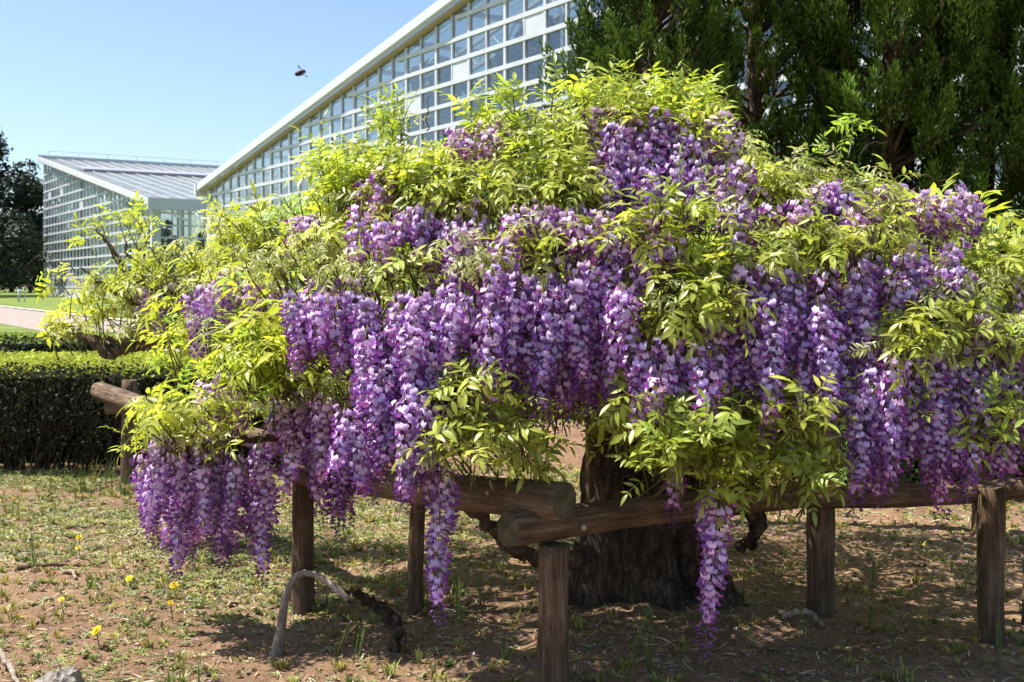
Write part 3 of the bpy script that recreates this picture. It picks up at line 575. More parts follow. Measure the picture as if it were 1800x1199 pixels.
# raceme meshes -----------------------------------------------------------------
def petal_cols(k): return [(.67, .52, .76), (.59, .45, .75), (.69, .49, .72)][k % 3]
def floret(kind, lr):
    m = MB(); pale = np.array(petal_cols(kind)); deep = np.array([(.30, .11, .40), (.25, .10, .40), (.34, .11, .38)][kind % 3]); s = .62
    V = np.array([[0, 0, 0], [.003, -.013, .004], [.003, .013, .004], [-.003, -.020, .017], [.005, 0, .016], [-.003, .020, .017], [-.013, -.011, .030], [-.006, 0, .026], [-.013, .011, .030]]) * s
    V += lr.normal(0, .0012, V.shape); c = np.array([pale * .75 + .12, pale, pale, pale * 1.15, pale * 1.05 + .10, pale * 1.15, pale * 1.2, pale * 1.1, pale * 1.2])
    m.add(V, [(0, 4, 1), (0, 2, 4), (1, 4, 3), (2, 5, 4), (3, 4, 7), (3, 7, 6), (4, 5, 8), (4, 8, 7)], c)
    for g in (-1, 1):
        W = np.array([[0, g * .002, -.001], [.013, g * .011, .006], [.013, g * .006, -.010], [.024, g * .008, .002], [.030, g * .002, -.004]]) * s + lr.normal(0, .001, (5, 3))
        m.add(W, [(0, 1, 2), (1, 3, 2), (3, 4, 2)], [deep * .9, deep * 1.15, deep, deep * 1.1, deep * .8])
    m.add(np.array([[0, 0, -.001], [-.006, .004, -.003], [-.006, -.004, -.003], [-.007, 0, .004]]) * s, [(0, 1, 3), (0, 3, 2), (0, 2, 1), (1, 2, 3)], (.10, .035, .09)); return m.tmpl()
FL = [floret(k, np.random.default_rng(60 + k)) for k in range(6)]
BUD = (np.array([[0, 0, 0], [.010, .0055, .001], [.010, -.0055, .001], [.010, 0, .007], [.010, 0, -.005], [.023, 0, -.002]]), np.array([(0, 3, 1), (0, 2, 3), (0, 4, 2), (0, 1, 4), (5, 1, 3), (5, 3, 2), (5, 2, 4), (5, 4, 1)]), np.array([[.10, .04, .10], [.27, .07, .36], [.27, .07, .36], [.36, .14, .48], [.2, .05, .3], [.33, .10, .42]]))
def raceme(L, seed):
    lr = np.random.default_rng(seed); m = MB(); n = int(L / .0042); cx, cy = lr.normal(0, .02, 2)
    rach = lambda s: np.array([cx * s * s + .006 * math.sin(5 * s + seed), cy * s * s + .006 * math.cos(4 * s + seed), -L * s])
    m.tube([rach(s) for s in np.linspace(-.08, 1, 10)], np.linspace(.0026, .001, 10), 4, col=(.16, .15, .05))
    bare = lr.uniform(.02, .07); tipb = lr.uniform(.45, .75)
    for i in range(n):
        s = bare + (1 - bare) * (i + lr.uniform(-.4, .4)) / n; s = min(max(s, .01), 1); th = i * 2.39996 + lr.normal(0, .25)
        if lr.random() < .10: continue
        o = np.array([math.cos(th), math.sin(th), 0]); op = 1 - np.clip((s - tipb) / (1.02 - tipb), 0, 1)
        pl = (.035 * (1 - .64 * s) * (.5 + .5 * op) + .004) * lr.uniform(.75, 1.2); p0 = rach(s); dn = lr.uniform(-.15, .35) - .25 * (s < .15); p1 = p0 + o * pl + [0, 0, -pl * dn]
        m.tube([p0, (p0 + p1) / 2 + [0, 0, .003], p1], .0009, 3, col=(.20, .11, .17), cap=False)
        x = nrm(o + [0, 0, lr.normal(-.12, .22)] + lr.normal(0, .18, 3)); zz = np.array([0, 0, 1.0]) + lr.normal(0, .22, 3); zz = nrm(zz - x * (zz @ x)); y = np.cross(zz, x)
        if op > .45:
            sc = (.72 + .5 * op) * lr.uniform(.85, 1.15); M = np.stack([x * sc, y * sc * lr.uniform(.75, 1.1), zz * sc, p1], 1)[None]; m.stamp(FL[lr.integers(6)], M, lr.uniform(.85, 1.12) * np.array([[1 + .25 * (1 - op), 1 - .25 * (1 - op), 1]]))
        else:
            sc = .45 + 1.3 * op; M = np.stack([x * sc, y * sc, zz * sc, p1], 1)[None]; m.stamp(BUD, M, np.full((1, 3), lr.uniform(.8, 1.2)))
    return m
CLASSES = [.13, .19, .26, .33, .40, .48, .58]; RAC = {}; RT = {}
for ci, L in enumerate(CLASSES):
    for k in range(4): mb = raceme(L, 300 + ci * 10 + k); RT[(ci, k)] = mb.tmpl(); RAC[(ci, k)] = mb.mesh('flower_raceme', M_petal)
# (u0, u1, v_top0, v_top1, length px, count, depth or None)
RZ = [(245, 475, 772, 830, 165, 26, 4.82), (350, 430, 640, 690, 110, 6, 4.95), (545, 622, 690, 740, 205, 9, 4.72), (478, 545, 695, 750, 110, 6, 4.85),
      (640, 765, 530, 580, 215, 14, None), (615, 725, 665, 730, 160, 11, None), (335, 505, 482, 530, 110, 14, 5.2), (505, 640, 495, 530, 140, 13, None), (520, 560, 380, 410, 75, 4, None),
      (620, 690, 312, 345, 75, 5, None), (660, 725, 380, 405, 70, 5, None), (738, 850, 355, 410, 140, 13, None), (785, 900, 222, 245, 65, 8, None), (700, 870, 515, 575, 150, 18, None),
      (868, 1112, 440, 510, 225, 32, None), (900, 1000, 345, 385, 90, 10, None), (1000, 1065, 370, 410, 90, 6, None), (1035, 1150, 200, 300, 150, 16, None), (1150, 1295, 205, 290, 150, 20, None),
      (1290, 1520, 335, 372, 90, 20, None), (1500, 1705, 328, 372, 95, 14, None), (1250, 1345, 490, 525, 190, 10, None), (1340, 1525, 480, 530, 235, 19, None), (1520, 1690, 440, 490, 120, 12, None),
      (1120, 1245, 610, 650, 120, 9, None), (1500, 1605, 640, 690, 195, 9, None), (1610, 1700, 630, 660, 235, 8, None), (1700, 1790, 635, 690, 170, 7, None), (1700, 1830, 495, 560, 110, 9, None),
      (718, 765, 650, 700, 190, 5, None), (1080, 1215, 425, 470, 60, 6, None), (240, 330, 490, 530, 85, 7, 6.4)]
HERO = [(772, 842, 255, 3.95, 6), (788, 832, 120, 4.0, 3), (1262, 868, 290, 3.85, 6), (1245, 880, 90, 3.9, 1), (1182, 760, 165, 4.05, 4), (865, 715, 110, 4.0, 2), (1535, 700, 190, 4.2, 4), (1655, 720, 170, 4.2, 4), (735, 690, 160, 4.2, 4)]
lr = np.random.default_rng(99); total = 0; RPOS = []
def put_raceme(p, Lm, ci=None):
    global total
    ci = int(np.argmin([abs(c - Lm) for c in CLASSES])) if ci is None else ci; o = bpy.data.objects.new('flower_raceme', RAC[(ci, int(lr.integers(4)))])
    link(o); wchild(o); o.location = p; o.rotation_euler = (lr.normal(0, .07), lr.normal(0, .07), lr.uniform(0, 6.28)); k = np.clip(Lm / CLASSES[ci], .85, 1.18); o.scale = (lr.uniform(.92, 1.08), lr.uniform(.92, 1.08), k); total += 1
for (u, v, Lp, Y, ci) in HERO: put_raceme(at(u, v, Y), Lp / F * Y * 1.0, None)
allz = []
for (u0, u1, v0, v1, Lp, n, Y) in RZ:
    for k in range(n):
        u = u0 + (u1 - u0) * (k + lr.uniform(.15, .85)) / n; v = lr.uniform(v0 - .08 * Lp, v1 + .12 * Lp)
        if Y is None: p, nn = dome_hit(u, v); p = p + nn * lr.uniform(-.09, .10) * np.array([1, 1, .3])
        else: p = at(u, v, Y + lr.normal(0, .12))
        allz.append((p, Lp / F * p[1] * lr.uniform(.62, 1.2)))
for k in range(18):
    p, nn = dome_hit(lr.uniform(560, 1700), lr.uniform(310, 620)); allz.append((p + nn * .05, lr.uniform(.16, .34)))
allz.sort(key=lambda a: -a[1] / a[0][1])
for (p, Lm) in allz[:300 - len(HERO)] if len(allz) > 291 else allz: put_raceme(p, Lm)
mb = MB()
rest = allz[300 - len(HERO):] if len(allz) > 291 else []
ex = [(u, v) for u, v in zip(lr.uniform(1810, 2150, 40), lr.uniform(430, 760, 40))]
for (u, v) in ex: p, nn = dome_hit(u, v); rest.append((p - nn * .1, lr.uniform(.2, .4)))
for k in range(45): rest.append((np.array([lr.uniform(-1.0, 2.2), lr.uniform(5.2, 6.3), lr.uniform(1.1, 1.5)]), lr.uniform(.2, .36)))
for k in range(34): th = lr.uniform(.2, 2.9); zz = lr.uniform(.5, 1.9); r_ = math.sqrt(max(.05, 1 - ((zz - .5) / 2) ** 2)); rest.append((np.array([.55 + math.cos(th) * 2.5 * r_, 5.5 + math.sin(th) * 1.65 * r_, zz + .1]), lr.uniform(.2, .4)))
for (p, Lm) in rest:
    ci = int(np.argmin([abs(c - Lm) for c in CLASSES])); mb.stamp(RT[(ci, int(lr.integers(4)))], frames(np.array([p]), np.array([[0, 0, 1.0]]), np.array([lr.uniform(0, 6.28)]), 1))
tag(wchild(mb.build('flower_mass', M_petal)), kind='stuff')
print('racemes', total, 'rest', len(rest))

LOW = [False]
# leaf sprays -------------------------------------------------------------------
def leaflet(m, base, d, nrmv, L, wd, col, lr, fold=.22, droop=.25):
    if LOW[0]:
        side = nrm(np.cross(nrmv, d)) * wd * .5 * L; c1 = base + d * L * .25 - nrmv * droop * L * .06; c2 = base + d * L * .62 - nrmv * droop * L * .38; f = nrmv * fold * wd * .5 * L
        m.add(np.array([base, c1 - side * .8 + f, c1, c1 + side * .8 + f, c2 - side * .85 + f, c2, c2 + side * .85 + f, base + d * L - nrmv * droop * L]), [(0, 2, 1), (0, 3, 2), (1, 2, 5), (1, 5, 4), (2, 3, 6), (2, 6, 5), (4, 5, 7), (5, 6, 7)], np.array([col * .85, col, col * 1.12, col, col, col * 1.12, col, col * 1.02])); return
    side = nrm(np.cross(nrmv, d)); st = [.0, .22, .5, .78, 1.0]; w = [.0, .78, 1.0, .58, 0]; V = [base]; cc = [col * .85]
    for t, ww in zip(st[1:-1], w[1:-1]):
        c = base + d * L * t - nrmv * droop * L * t * t
        V += [c - side * wd * .5 * L * ww + nrmv * fold * wd * .5 * L * ww, c, c + side * wd * .5 * L * ww + nrmv * fold * wd * .5 * L * ww]; cc += [col, col * 1.12, col]
    V.append(base + d * L - nrmv * droop * L); cc.append(col * 1.02)
    T = [(0, 2, 1), (0, 3, 2), (1, 2, 5), (1, 5, 4), (2, 3, 6), (2, 6, 5), (4, 5, 8), (4, 8, 7), (5, 6, 9), (5, 9, 8), (7, 8, 10), (8, 9, 10)]
    m.add(np.array(V), T, np.array(cc))
def pinnate(m, base, az, el, L, pairs, ll, wd, col, lr, curve=1.0, hang=0.):
    o = np.array([math.cos(az), math.sin(az), 0]); side = np.array([-math.sin(az), math.cos(az), 0]); n = 9; P = [np.array(base)]; ang = el; step = L / (n - 1); dirs = []
    for i in range(n - 1): d = o * math.cos(ang) + np.array([0, 0, math.sin(ang)]); dirs.append(d); P.append(P[-1] + d * step); ang -= curve / (n - 1)
    dirs.append(dirs[-1]); P = np.array(P); P0 = P[::4] if LOW[0] else P; m.tube(P0, np.linspace(.0016, .0007, len(P0)), 3, col=col * np.array([.9, .85, .8]), cap=False)
    roll = lr.normal(0, .3)
    for i in range(pairs):
        t = .28 + .66 * i / max(1, pairs - 1); f = t * (n - 1); k = min(n - 2, int(f)); b = P[k] + (P[k + 1] - P[k]) * (f - k); d = dirs[k]; up = nrm(np.cross(d, side)); up = up if up[2] > 0 else -up
        up = nrm(up * math.cos(roll) + side * math.sin(roll)); sd = np.cross(up, d); tp = math.sin(math.pi * (.25 + .6 * t))
        for g in (-1, 1):
            dd = nrm(d * lr.uniform(.45, .85) + sd * g + up * lr.normal(.05 - hang, .22) + lr.normal(0, .1, 3)); nn = nrm(up - dd * (up @ dd) + lr.normal(0, .16, 3)); leaflet(m, b, dd, nn, ll * tp * lr.uniform(.85, 1.12), wd, col * lr.uniform(.88, 1.12), lr, droop=lr.uniform(.1, .38))
    leaflet(m, P[-1], nrm(dirs[-1] + lr.normal(0, .1, 3)), nrm(np.cross(dirs[-1], side) * np.sign(np.cross(dirs[-1], side)[2] + 1e-6)), ll * 1.05, wd, col, lr)
YG, MG, PG = np.array([.40, .44, .075]), np.array([.31, .40, .065]), np.array([.47, .50, .22])
def spray(seed, kind):
    lr = np.random.default_rng(seed); m = MB(); sl = {'big': .075, 'young': .11, 'small': .07}[kind]; col = {'big': YG, 'young': (YG + MG) / 2, 'small': PG}[kind]
    S = catmull([(0, 0, -.12), (lr.normal(0, .01), lr.normal(0, .01), 0), (lr.normal(0, .02), lr.normal(0, .02), sl)], 5); m.tube(S, np.linspace(.004, .0018, len(S)), 5, col=np.array([.15, .14, .04]))
    nl = {'big': 4, 'young': 4, 'small': 5}[kind]
    for i in range(nl):
        t = (i + .6) / nl; b = S[min(len(S) - 1, 5 + int(t * 5))]; az = i * 2.4 + lr.normal(0, .4); c = col * lr.uniform(.82, 1.15) * np.array([1, 1 + lr.normal(0, .04), 1])
        if kind == 'big': pinnate(m, b, az, lr.uniform(.05, .8), lr.uniform(.09, .135), int(lr.integers(3, 5)), lr.uniform(.046, .070), lr.uniform(.28, .37), c, lr, lr.uniform(.5, 1.4))
        elif kind == 'young': pinnate(m, b, az, lr.uniform(.4, 1.25), lr.uniform(.08, .12), int(lr.integers(3, 5)), lr.uniform(.040, .062), lr.uniform(.26, .35), c, lr, lr.uniform(.2, 1.0))
        else: pinnate(m, b, az, lr.uniform(.0, .8), lr.uniform(.08, .12), int(lr.integers(4, 6)), lr.uniform(.028, .044), lr.uniform(.22, .30), c, lr, lr.uniform(.8, 1.8), .3)
    return m
KIND = ['big'] * 6 + ['young'] * 4 + ['small'] * 4; SPT = []; SPM = []
for i, k in enumerate(KIND): SPM.append(spray(500 + i, k).mesh('leaf_spray', M_leaf)); LOW[0] = True; SPT.append(spray(500 + i, k).tmpl()); LOW[0] = False
BIG, YNG, SML = list(range(6)), list(range(6, 10)), list(range(10, 14))
# (u0,u1,v0,v1,count,depth,mix,outward offset)
LZ = [(1010, 1250, 148, 225, 32, None, 'by', .02), (1190, 1310, 205, 275, 9, None, 'ys', .02), (1255, 1420, 275, 345, 22, None, 'bs', .0), (1400, 1570, 305, 355, 19, None, 'bs', .0), (1560, 1710, 350, 385, 11, None, 'bs', 0),
      (1690, 1850, 430, 510, 24, None, 'bbs', .02), (570, 720, 262, 340, 28, None, 'by', .0), (700, 860, 255, 350, 28, None, 'bbs', .0), (850, 1010, 190, 340, 34, None, 'bys', .0), (660, 720, 205, 240, 4, None, 'y', .03), (830, 860, 215, 240, 3, None, 'y', .03),
      (370, 560, 375, 480, 36, 5.6, 'bs', 0), (530, 740, 340, 470, 26, None, 'bs', 0), (760, 900, 300, 350, 8, None, 'bs', 0), (920, 1050, 280, 345, 12, None, 'bs', 0), (1075, 1260, 375, 440, 8, None, 'by', .09),
      (1120, 1275, 440, 590, 16, None, 'bbs', .07), (1290, 1560, 402, 462, 14, None, 'bs', .08), (1510, 1640, 565, 630, 6, None, 'bs', .11), (1640, 1800, 560, 630, 7, None, 'bs', .09), (380, 590, 590, 690, 26, 4.72, 'by', 0), (265, 420, 700, 795, 20, 4.68, 'bs', 0),
      (560, 640, 660, 700, 4, 4.7, 's', 0), (715, 890, 665, 760, 16, 4.0, 'by', 0), (730, 960, 740, 825, 14, 3.98, 'bys', 0), (1130, 1300, 720, 800, 14, 3.95, 'by', 0), (1250, 1440, 720, 880, 26, 3.97, 'by', 0), (1130, 1230, 760, 850, 7, 3.9, 'y', 0), (1045, 1120, 700, 745, 3, 4.05, 'b', 0),
      (780, 910, 430, 480, 3, None, 's', .08), (860, 1040, 412, 445, 4, None, 'bs', .08), (460, 640, 440, 490, 6, None, 's', .08), (90, 290, 480, 600, 22, 6.4, 'bs', 0), (150, 260, 385, 440, 4, 6.5, 'y', 0), (245, 440, 430, 530, 24, 6.3, 'bs', 0), (285, 420, 540, 640, 10, 5.3, 'b', 0), (1600, 1800, 690, 760, 6, None, 'y', .05), (1580, 1700, 480, 560, 6, None, 's', .06), (240, 300, 740, 830, 3, 4.66, 'y', 0),
      (300, 560, 470, 560, 8, 5.1, 's', 0)]
lr = np.random.default_rng(123); SP = []
for (u0, u1, v0, v1, n, Y, mix, off) in LZ:
    for k in range(int(n * 2.5)):
        u, v = lr.uniform(u0, u1), lr.uniform(v0, v1)
        if off < .05 and lr.random() < .60 and any(a - 4 < u < b + 4 and c + .12 * Lp < v < d + .75 * Lp for (a, b, c, d, Lp, _, yz) in RZ if yz is None or Y is not None): continue
        if Y is None: p, nn = dome_hit(u, v); p = p + nn * (off + lr.uniform(-.13, .02)) - np.array([0, 0, .04])
        else: p = at(u, v, Y + lr.normal(0, .13)); nn = nrm(np.array([p[0] - .5, (p[1] - 5.4) * .8, .5]))
        ki = {'b': BIG, 'y': YNG, 's': SML}[mix[int(lr.integers(len(mix)))]]; vi = ki[int(lr.integers(len(ki)))]
        d = nrm(nn * .55 + np.array([0, 0, .75]) + lr.normal(0, .28, 3)); sc = lr.uniform(.85, 1.15)
        SP.append((p[1] + lr.normal(0, .25), p, d, vi, sc))
SP.sort(key=lambda s: s[0]); mb = MB()
def spmat(p, d, sc): return frames(np.array([p]), np.array([d]), np.array([lr.uniform(0, 6.28)]), sc)[0]
for i, (_, p, d, vi, sc) in enumerate(SP):
    M = spmat(p, d, sc)
    if i < 300: o = bpy.data.objects.new('leaf_spray', SPM[vi]); link(o); wchild(o); o.matrix_basis = to_mat(M)
    else: mb.stamp(SPT[vi], M[None], np.array([np.clip(lr.normal(1, .12), .7, 1.3) * np.array([1, 1, 1])]))
for k in range(130):                                                    # back of the crown and beyond the frame
    th = lr.uniform(-.35, math.pi + .2); zz = lr.uniform(.7, 1.9); r_ = math.sqrt(max(.04, 1 - ((zz - .5) / 2) ** 2)); rx = DXR if math.cos(th) > 0 else DXL - .4
    p = np.array([.55 + math.cos(th) * rx * r_ * lr.uniform(.75, 1), 5.5 + math.sin(th) * 1.7 * r_ * lr.uniform(.75, 1), zz]); d = nrm(np.array([math.cos(th) * .5, math.sin(th) * .5, .8]) + lr.normal(0, .25, 3)); mb.stamp(SPT[int(lr.integers(14))], spmat(p, d, 1.0)[None])
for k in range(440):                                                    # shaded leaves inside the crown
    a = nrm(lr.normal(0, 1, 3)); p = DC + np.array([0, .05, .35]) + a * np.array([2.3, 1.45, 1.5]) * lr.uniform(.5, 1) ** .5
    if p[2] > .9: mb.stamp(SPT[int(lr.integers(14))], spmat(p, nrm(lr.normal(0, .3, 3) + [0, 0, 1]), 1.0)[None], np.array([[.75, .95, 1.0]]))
for k in range(190):
    p = np.array([lr.uniform(-1.2, 2.3) if k % 2 else lr.uniform(-.2, 1.0), lr.uniform(5.2, 6.7), lr.uniform(.72, 1.35)]); mb.stamp(SPT[int(lr.integers(14))], spmat(p, nrm(lr.normal(0, .4, 3) + [0, 0, 1]), 1.2)[None])
for k in range(34):                                                     # leaves hanging in front of the trunk
    p = np.array([lr.uniform(.02, .62), lr.uniform(4.4, 5.3), lr.uniform(.80, 1.15)]); mb.stamp(SPT[int(lr.integers(14))], spmat(p, nrm(lr.normal(0, .5, 3) + [0, -.2, .8]), 1.0)[None])
for k in range(200):                                                    # oversized hidden leaf layer over the trellis, added to deepen the shade below
    p = np.array([lr.uniform(-1.1, 3.0), lr.uniform(4.5, 6.7), lr.uniform(1.15, 1.65)]); mb.stamp(SPT[int(lr.integers(10))], spmat(p, nrm(lr.normal(0, .35, 3) + [0, 0, 1]), 1.85)[None])
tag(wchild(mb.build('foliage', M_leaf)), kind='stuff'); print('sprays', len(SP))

# ------------------------------------------------------------------ ground cover
lr = np.random.default_rng(2024)
def blade_t(n, h, spread, lr, wd=.004):
    m = MB()
    for k in range(n):
        a = lr.uniform(0, 6.28); o = np.array([math.cos(a), math.sin(a), 0]); s = np.array([-o[1], o[0], 0]); hh = h * lr.uniform(.5, 1.1); b = o * lr.uniform(0, .02); ln = lr.uniform(.1, .9) * spread
        P = [b, b + o * ln * hh * .3 + [0, 0, hh * .55], b + o * ln * hh + [0, 0, hh * (1 - .25 * ln)]]; w = wd * lr.uniform(.7, 1.3)
        m.add([P[0] - s * w, P[0] + s * w, P[1] - s * w * .8, P[1] + s * w * .8, P[2]], [(0, 1, 3), (0, 3, 2), (2, 3, 4)], np.array([[.7] * 3, [.7] * 3, [1] * 3, [1] * 3, [1.15] * 3]) * lr.uniform(.8, 1.2))
    return m.tmpl()
def rosette_t(n, r, lr, up=.35, wd=.34):
    m = MB()
    for k in range(n):
        a = k * 2.4 + lr.normal(0, .3); o = np.array([math.cos(a), math.sin(a), lr.uniform(.05, up * 2)]); leaflet(m, np.array([0, 0, .004]) + o * .006, nrm(o), nrm(np.array([-o[0] * .4, -o[1] * .4, 1])), r * lr.uniform(.6, 1.15), wd, np.ones(3) * lr.uniform(.8, 1.2), lr, .25, lr.uniform(.1, .5))
    return m.tmpl()
def scatter(n, x0, x1, y0, y1, dens, seed):
    x, y = lr.uniform(x0, x1, n), lr.uniform(y0, y1, n); k = lr.uniform(0, 1, n) < dens(x, y); x, y = x[k], y[k]; return np.stack([x, y, gz(x, y)], 1)
up1 = lambda n: nrm(np.array([0, 0, 1.0]) + lr.normal(0, .18, (n, 3)))
cov = lambda x, y: np.clip((.6 * fbm(x * 1.5 + 20, y * 1.5 + 20, 31) + .4 * fbm(x * 6 + 3, y * 6, 35) - .43) * 7, 0.03, 1)
under = lambda x, y: np.clip(1.4 - np.sqrt(((x - .9) / 2.3) ** 2 + ((y - 5.1) / 1.6) ** 2), 0, 1)   # bare ground beneath the crown
wd = MB()
def rosette_c(n, r, up, wdt):
    m = MB()
    for k in range(n):
        a = k * 2.4 + lr.normal(0, .3); d = nrm(np.array([math.cos(a), math.sin(a), lr.uniform(.05, up)])); sd = np.array([-math.sin(a), math.cos(a), 0]); L = r * lr.uniform(.55, 1.15); b = d * .004 + [0, 0, .003]; w = sd * wdt * L * .5
        m.add([b, b + d * L * .5 - w + [0, 0, .12 * L], b + d * L - [0, 0, .18 * L], b + d * L * .5 + w + [0, 0, .12 * L]], [(0, 1, 2), (0, 2, 3)], np.ones((4, 3)) * lr.uniform(.75, 1.25))
    return m.tmpl()
ROS = [rosette_c(int(lr.integers(6, 11)), r, u, w) for r, u, w in ((.04, .7, .5), (.055, .5, .4), (.03, 1.0, .6), (.07, .6, .25), (.05, 1.3, .3), (.025, .8, .8))]
for i, t in enumerate(ROS):
    P = scatter(17500, -4.3, 4.0, 3.9, 8.9, lambda x, y: (np.abs(x) < .52 * y) * cov(x + i * .15, y) * (1 - .97 * under(x, y)) * np.clip(.95 - .5 * (x + .6), .13, 1), 0); n = len(P)
    hue = fbm(P[:, 0] * 2.5 + 60, P[:, 1] * 2.5, 88)[:, None]; base = np.array([.24, .30, .08]) * (1 - hue) + np.array([.44, .41, .19]) * hue; tint = base * lr.uniform(.7, 1.3, (n, 1)) * np.stack([lr.uniform(.9, 1.15, n), np.ones(n), lr.uniform(.7, 1.5, n)], 1); wd.stamp(t, frames(P, up1(n), lr.uniform(0, 6.28, n), lr.uniform(.22, .72, n)), tint)
P = scatter(260, -4, 1, 3.9, 8, lambda x, y: .5 * (fbm(x * 2 + 9, y * 2, 77) > .55), 0); n = len(P); wd.stamp(ROS[0], frames(P, up1(n), lr.uniform(0, 6.28, n), .9), np.array([[.22, .06, .03]]) * lr.uniform(.7, 1.4, (n, 1)))
tag(wd.build('weeds', M_weed), 'low green and reddish weeds spread over the bare brown soil', 'weeds', kind='stuff')
gr = MB(); BL = [blade_t(9, .045, 1.1, lr), blade_t(12, .035, 1.4, lr), blade_t(7, .07, .8, lr), blade_t(4, .16, .6, lr, .0024)]
for i, t in enumerate(BL):
    P = scatter([3600, 3600, 500, 120][i], -4.6, 4.6, 3.7, 9.2, lambda x, y: (.15 + .8 * cov(x + 7, y)) * (1 - .6 * under(x, y)), 0); n = len(P); gr.stamp(t, frames(P, up1(n), lr.uniform(0, 6.28, n), lr.uniform(.6, 1.3, n)), np.array([.27, .32, .08]) * lr.uniform(.7, 1.4, (n, 1)) * np.stack([lr.uniform(.9, 1.5, n), np.ones(n), np.ones(n)], 1))
TALL = blade_t(5, .24, .5, lr, .0023)
for (u, v, n, sp) in ((130, 865, 9, .10), (190, 868, 14, .16), (250, 880, 3, .1), (720, 1060, 9, .18), (790, 1085, 6, .2), (600, 1140, 6, .12), (1690, 1040, 7, .15), (1640, 1030, 4, .12), (1250, 1175, 3, .2), (1120, 1180, 4, .2), (1760, 1180, 4, .15), (1380, 1040, 4, .3), (20, 1010, 3, .1), (1090, 1150, 4, .2), (1580, 1120, 4, .25)):
    Y = CAM_H * F / (v - 504); P = np.array([[(u - 900) / F * Y + lr.normal(0, sp), Y + lr.normal(0, sp), 0] for k in range(n)]); P[:, 2] = gz(P[:, 0], P[:, 1]); gr.stamp(TALL, frames(P, up1(n), lr.uniform(0, 6.28, n), lr.uniform(.6, 1.1, n)), np.array([.15, .22, .04]) * lr.uniform(.8, 1.3, (n, 1)))
tag(gr.build('grass', M_weed), 'thin tufts of green grass scattered over the soil bed', 'grass', kind='stuff')
li = MB(); STRAW = (np.array([[0, -.5, 0], [0, .5, 0], [.02, -.3, .12], [.02, .3, .12], [.05, 0, .03]]) * [1, .1, 1], np.array([(0, 1, 3), (0, 3, 2)]), np.ones((5, 3)))
ST = (np.array([[-.5, -.03, 0], [-.5, .03, 0], [0, -.035, .04], [0, .035, .04], [.5, -.02, 0], [.5, .02, 0]]), np.array([(0, 2, 3), (0, 3, 1), (2, 4, 5), (2, 5, 3)]), np.ones((6, 3)))
DL = (np.array([[-.5, 0, .05], [-.1, -.26, .02], [-.1, 0, 0], [-.1, .26, .10], [.3, -.18, .12], [.3, .18, .02], [.5, 0, .1]]), np.array([(0, 1, 2), (0, 2, 3), (1, 4, 2), (2, 4, 6), (2, 6, 5), (2, 5, 3)]), np.ones((7, 3)))
P = scatter(34000, -4.6, 4.6, 3.7, 9.0, lambda x, y: .25 + .75 * np.clip((fbm(x * 1.3, y * 1.3 + 5, 55) - .4) * 4, 0, 1), 0); n = len(P); P[:, 2] += .006
li.stamp(ST, frames(P, nrm(np.array([0, 0, 1.0]) + lr.normal(0, .25, (n, 3))), lr.uniform(0, 6.28, n), lr.uniform(.012, .07, n)), np.array([.50, .42, .29]) * lr.uniform(.55, 1.35, (n, 1)))
P = scatter(12000, -4.6, 4.6, 3.7, 9.0, lambda x, y: .4 + .6 * under(x, y), 0); n = len(P); P[:, 2] += .006
li.stamp(DL, frames(P, nrm(np.array([0, 0, 1.0]) + lr.normal(0, .35, (n, 3))), lr.uniform(0, 6.28, n), lr.uniform(.01, .036, n)), np.array([.24, .165, .10]) * lr.uniform(.45, 1.5, (n, 1)))
P = scatter(1500, -2.2, 3.2, 3.9, 6.8, lambda x, y: .25 + .75 * under(x, y), 0); n = len(P); P[:, 2] += .008
li.stamp(DL, frames(P, nrm(np.array([0, 0, 1.0]) + lr.normal(0, .3, (n, 3))), lr.uniform(0, 6.28, n), lr.uniform(.010, .020, n)), np.array([.42, .28, .52]) * lr.uniform(.6, 1.3, (n, 1)))
tag(li.build('dry_litter', M_litter), 'dry straw and dead leaf bits lying over the brown soil', 'leaf litter', kind='stuff')
cl = MB(); n = 3800; P = scatter(n, -4.6, 4.6, 3.7, 9.0, lambda x, y: x * 0 + .8, 0); n = len(P)
CLOD = (nrm(np.array([[1, 0, 0], [-1, 0, 0], [0, 1, 0], [0, -1, 0], [0, 0, 1], [0, 0, -1], [.7, .7, .5], [-.6, .7, .4], [-.7, -.5, .5], [.6, -.7, .4]])) * [1, .8, .6], np.array([(4, 6, 0), (4, 2, 6), (4, 7, 2), (4, 1, 7), (4, 8, 1), (4, 3, 8), (4, 9, 3), (4, 0, 9), (0, 6, 2), (1, 2, 7), (1, 8, 3), (0, 3, 9), (0, 2, 5), (2, 1, 5), (1, 3, 5), (3, 0, 5)]), np.ones((10, 3)))
cl.stamp(CLOD, frames(P, nrm(np.array([0, 0, 1.0]) + lr.normal(0, .5, (n, 3))), lr.uniform(0, 6.28, n), .003 + lr.exponential(.0055, n)), np.array([.22, .15, .105]) * lr.uniform(.6, 1.3, (n, 1))); tag(cl.build('soil_clods', M_litter, None, False), 'small crumbs and clods of brown soil on the ground', 'soil', kind='stuff')

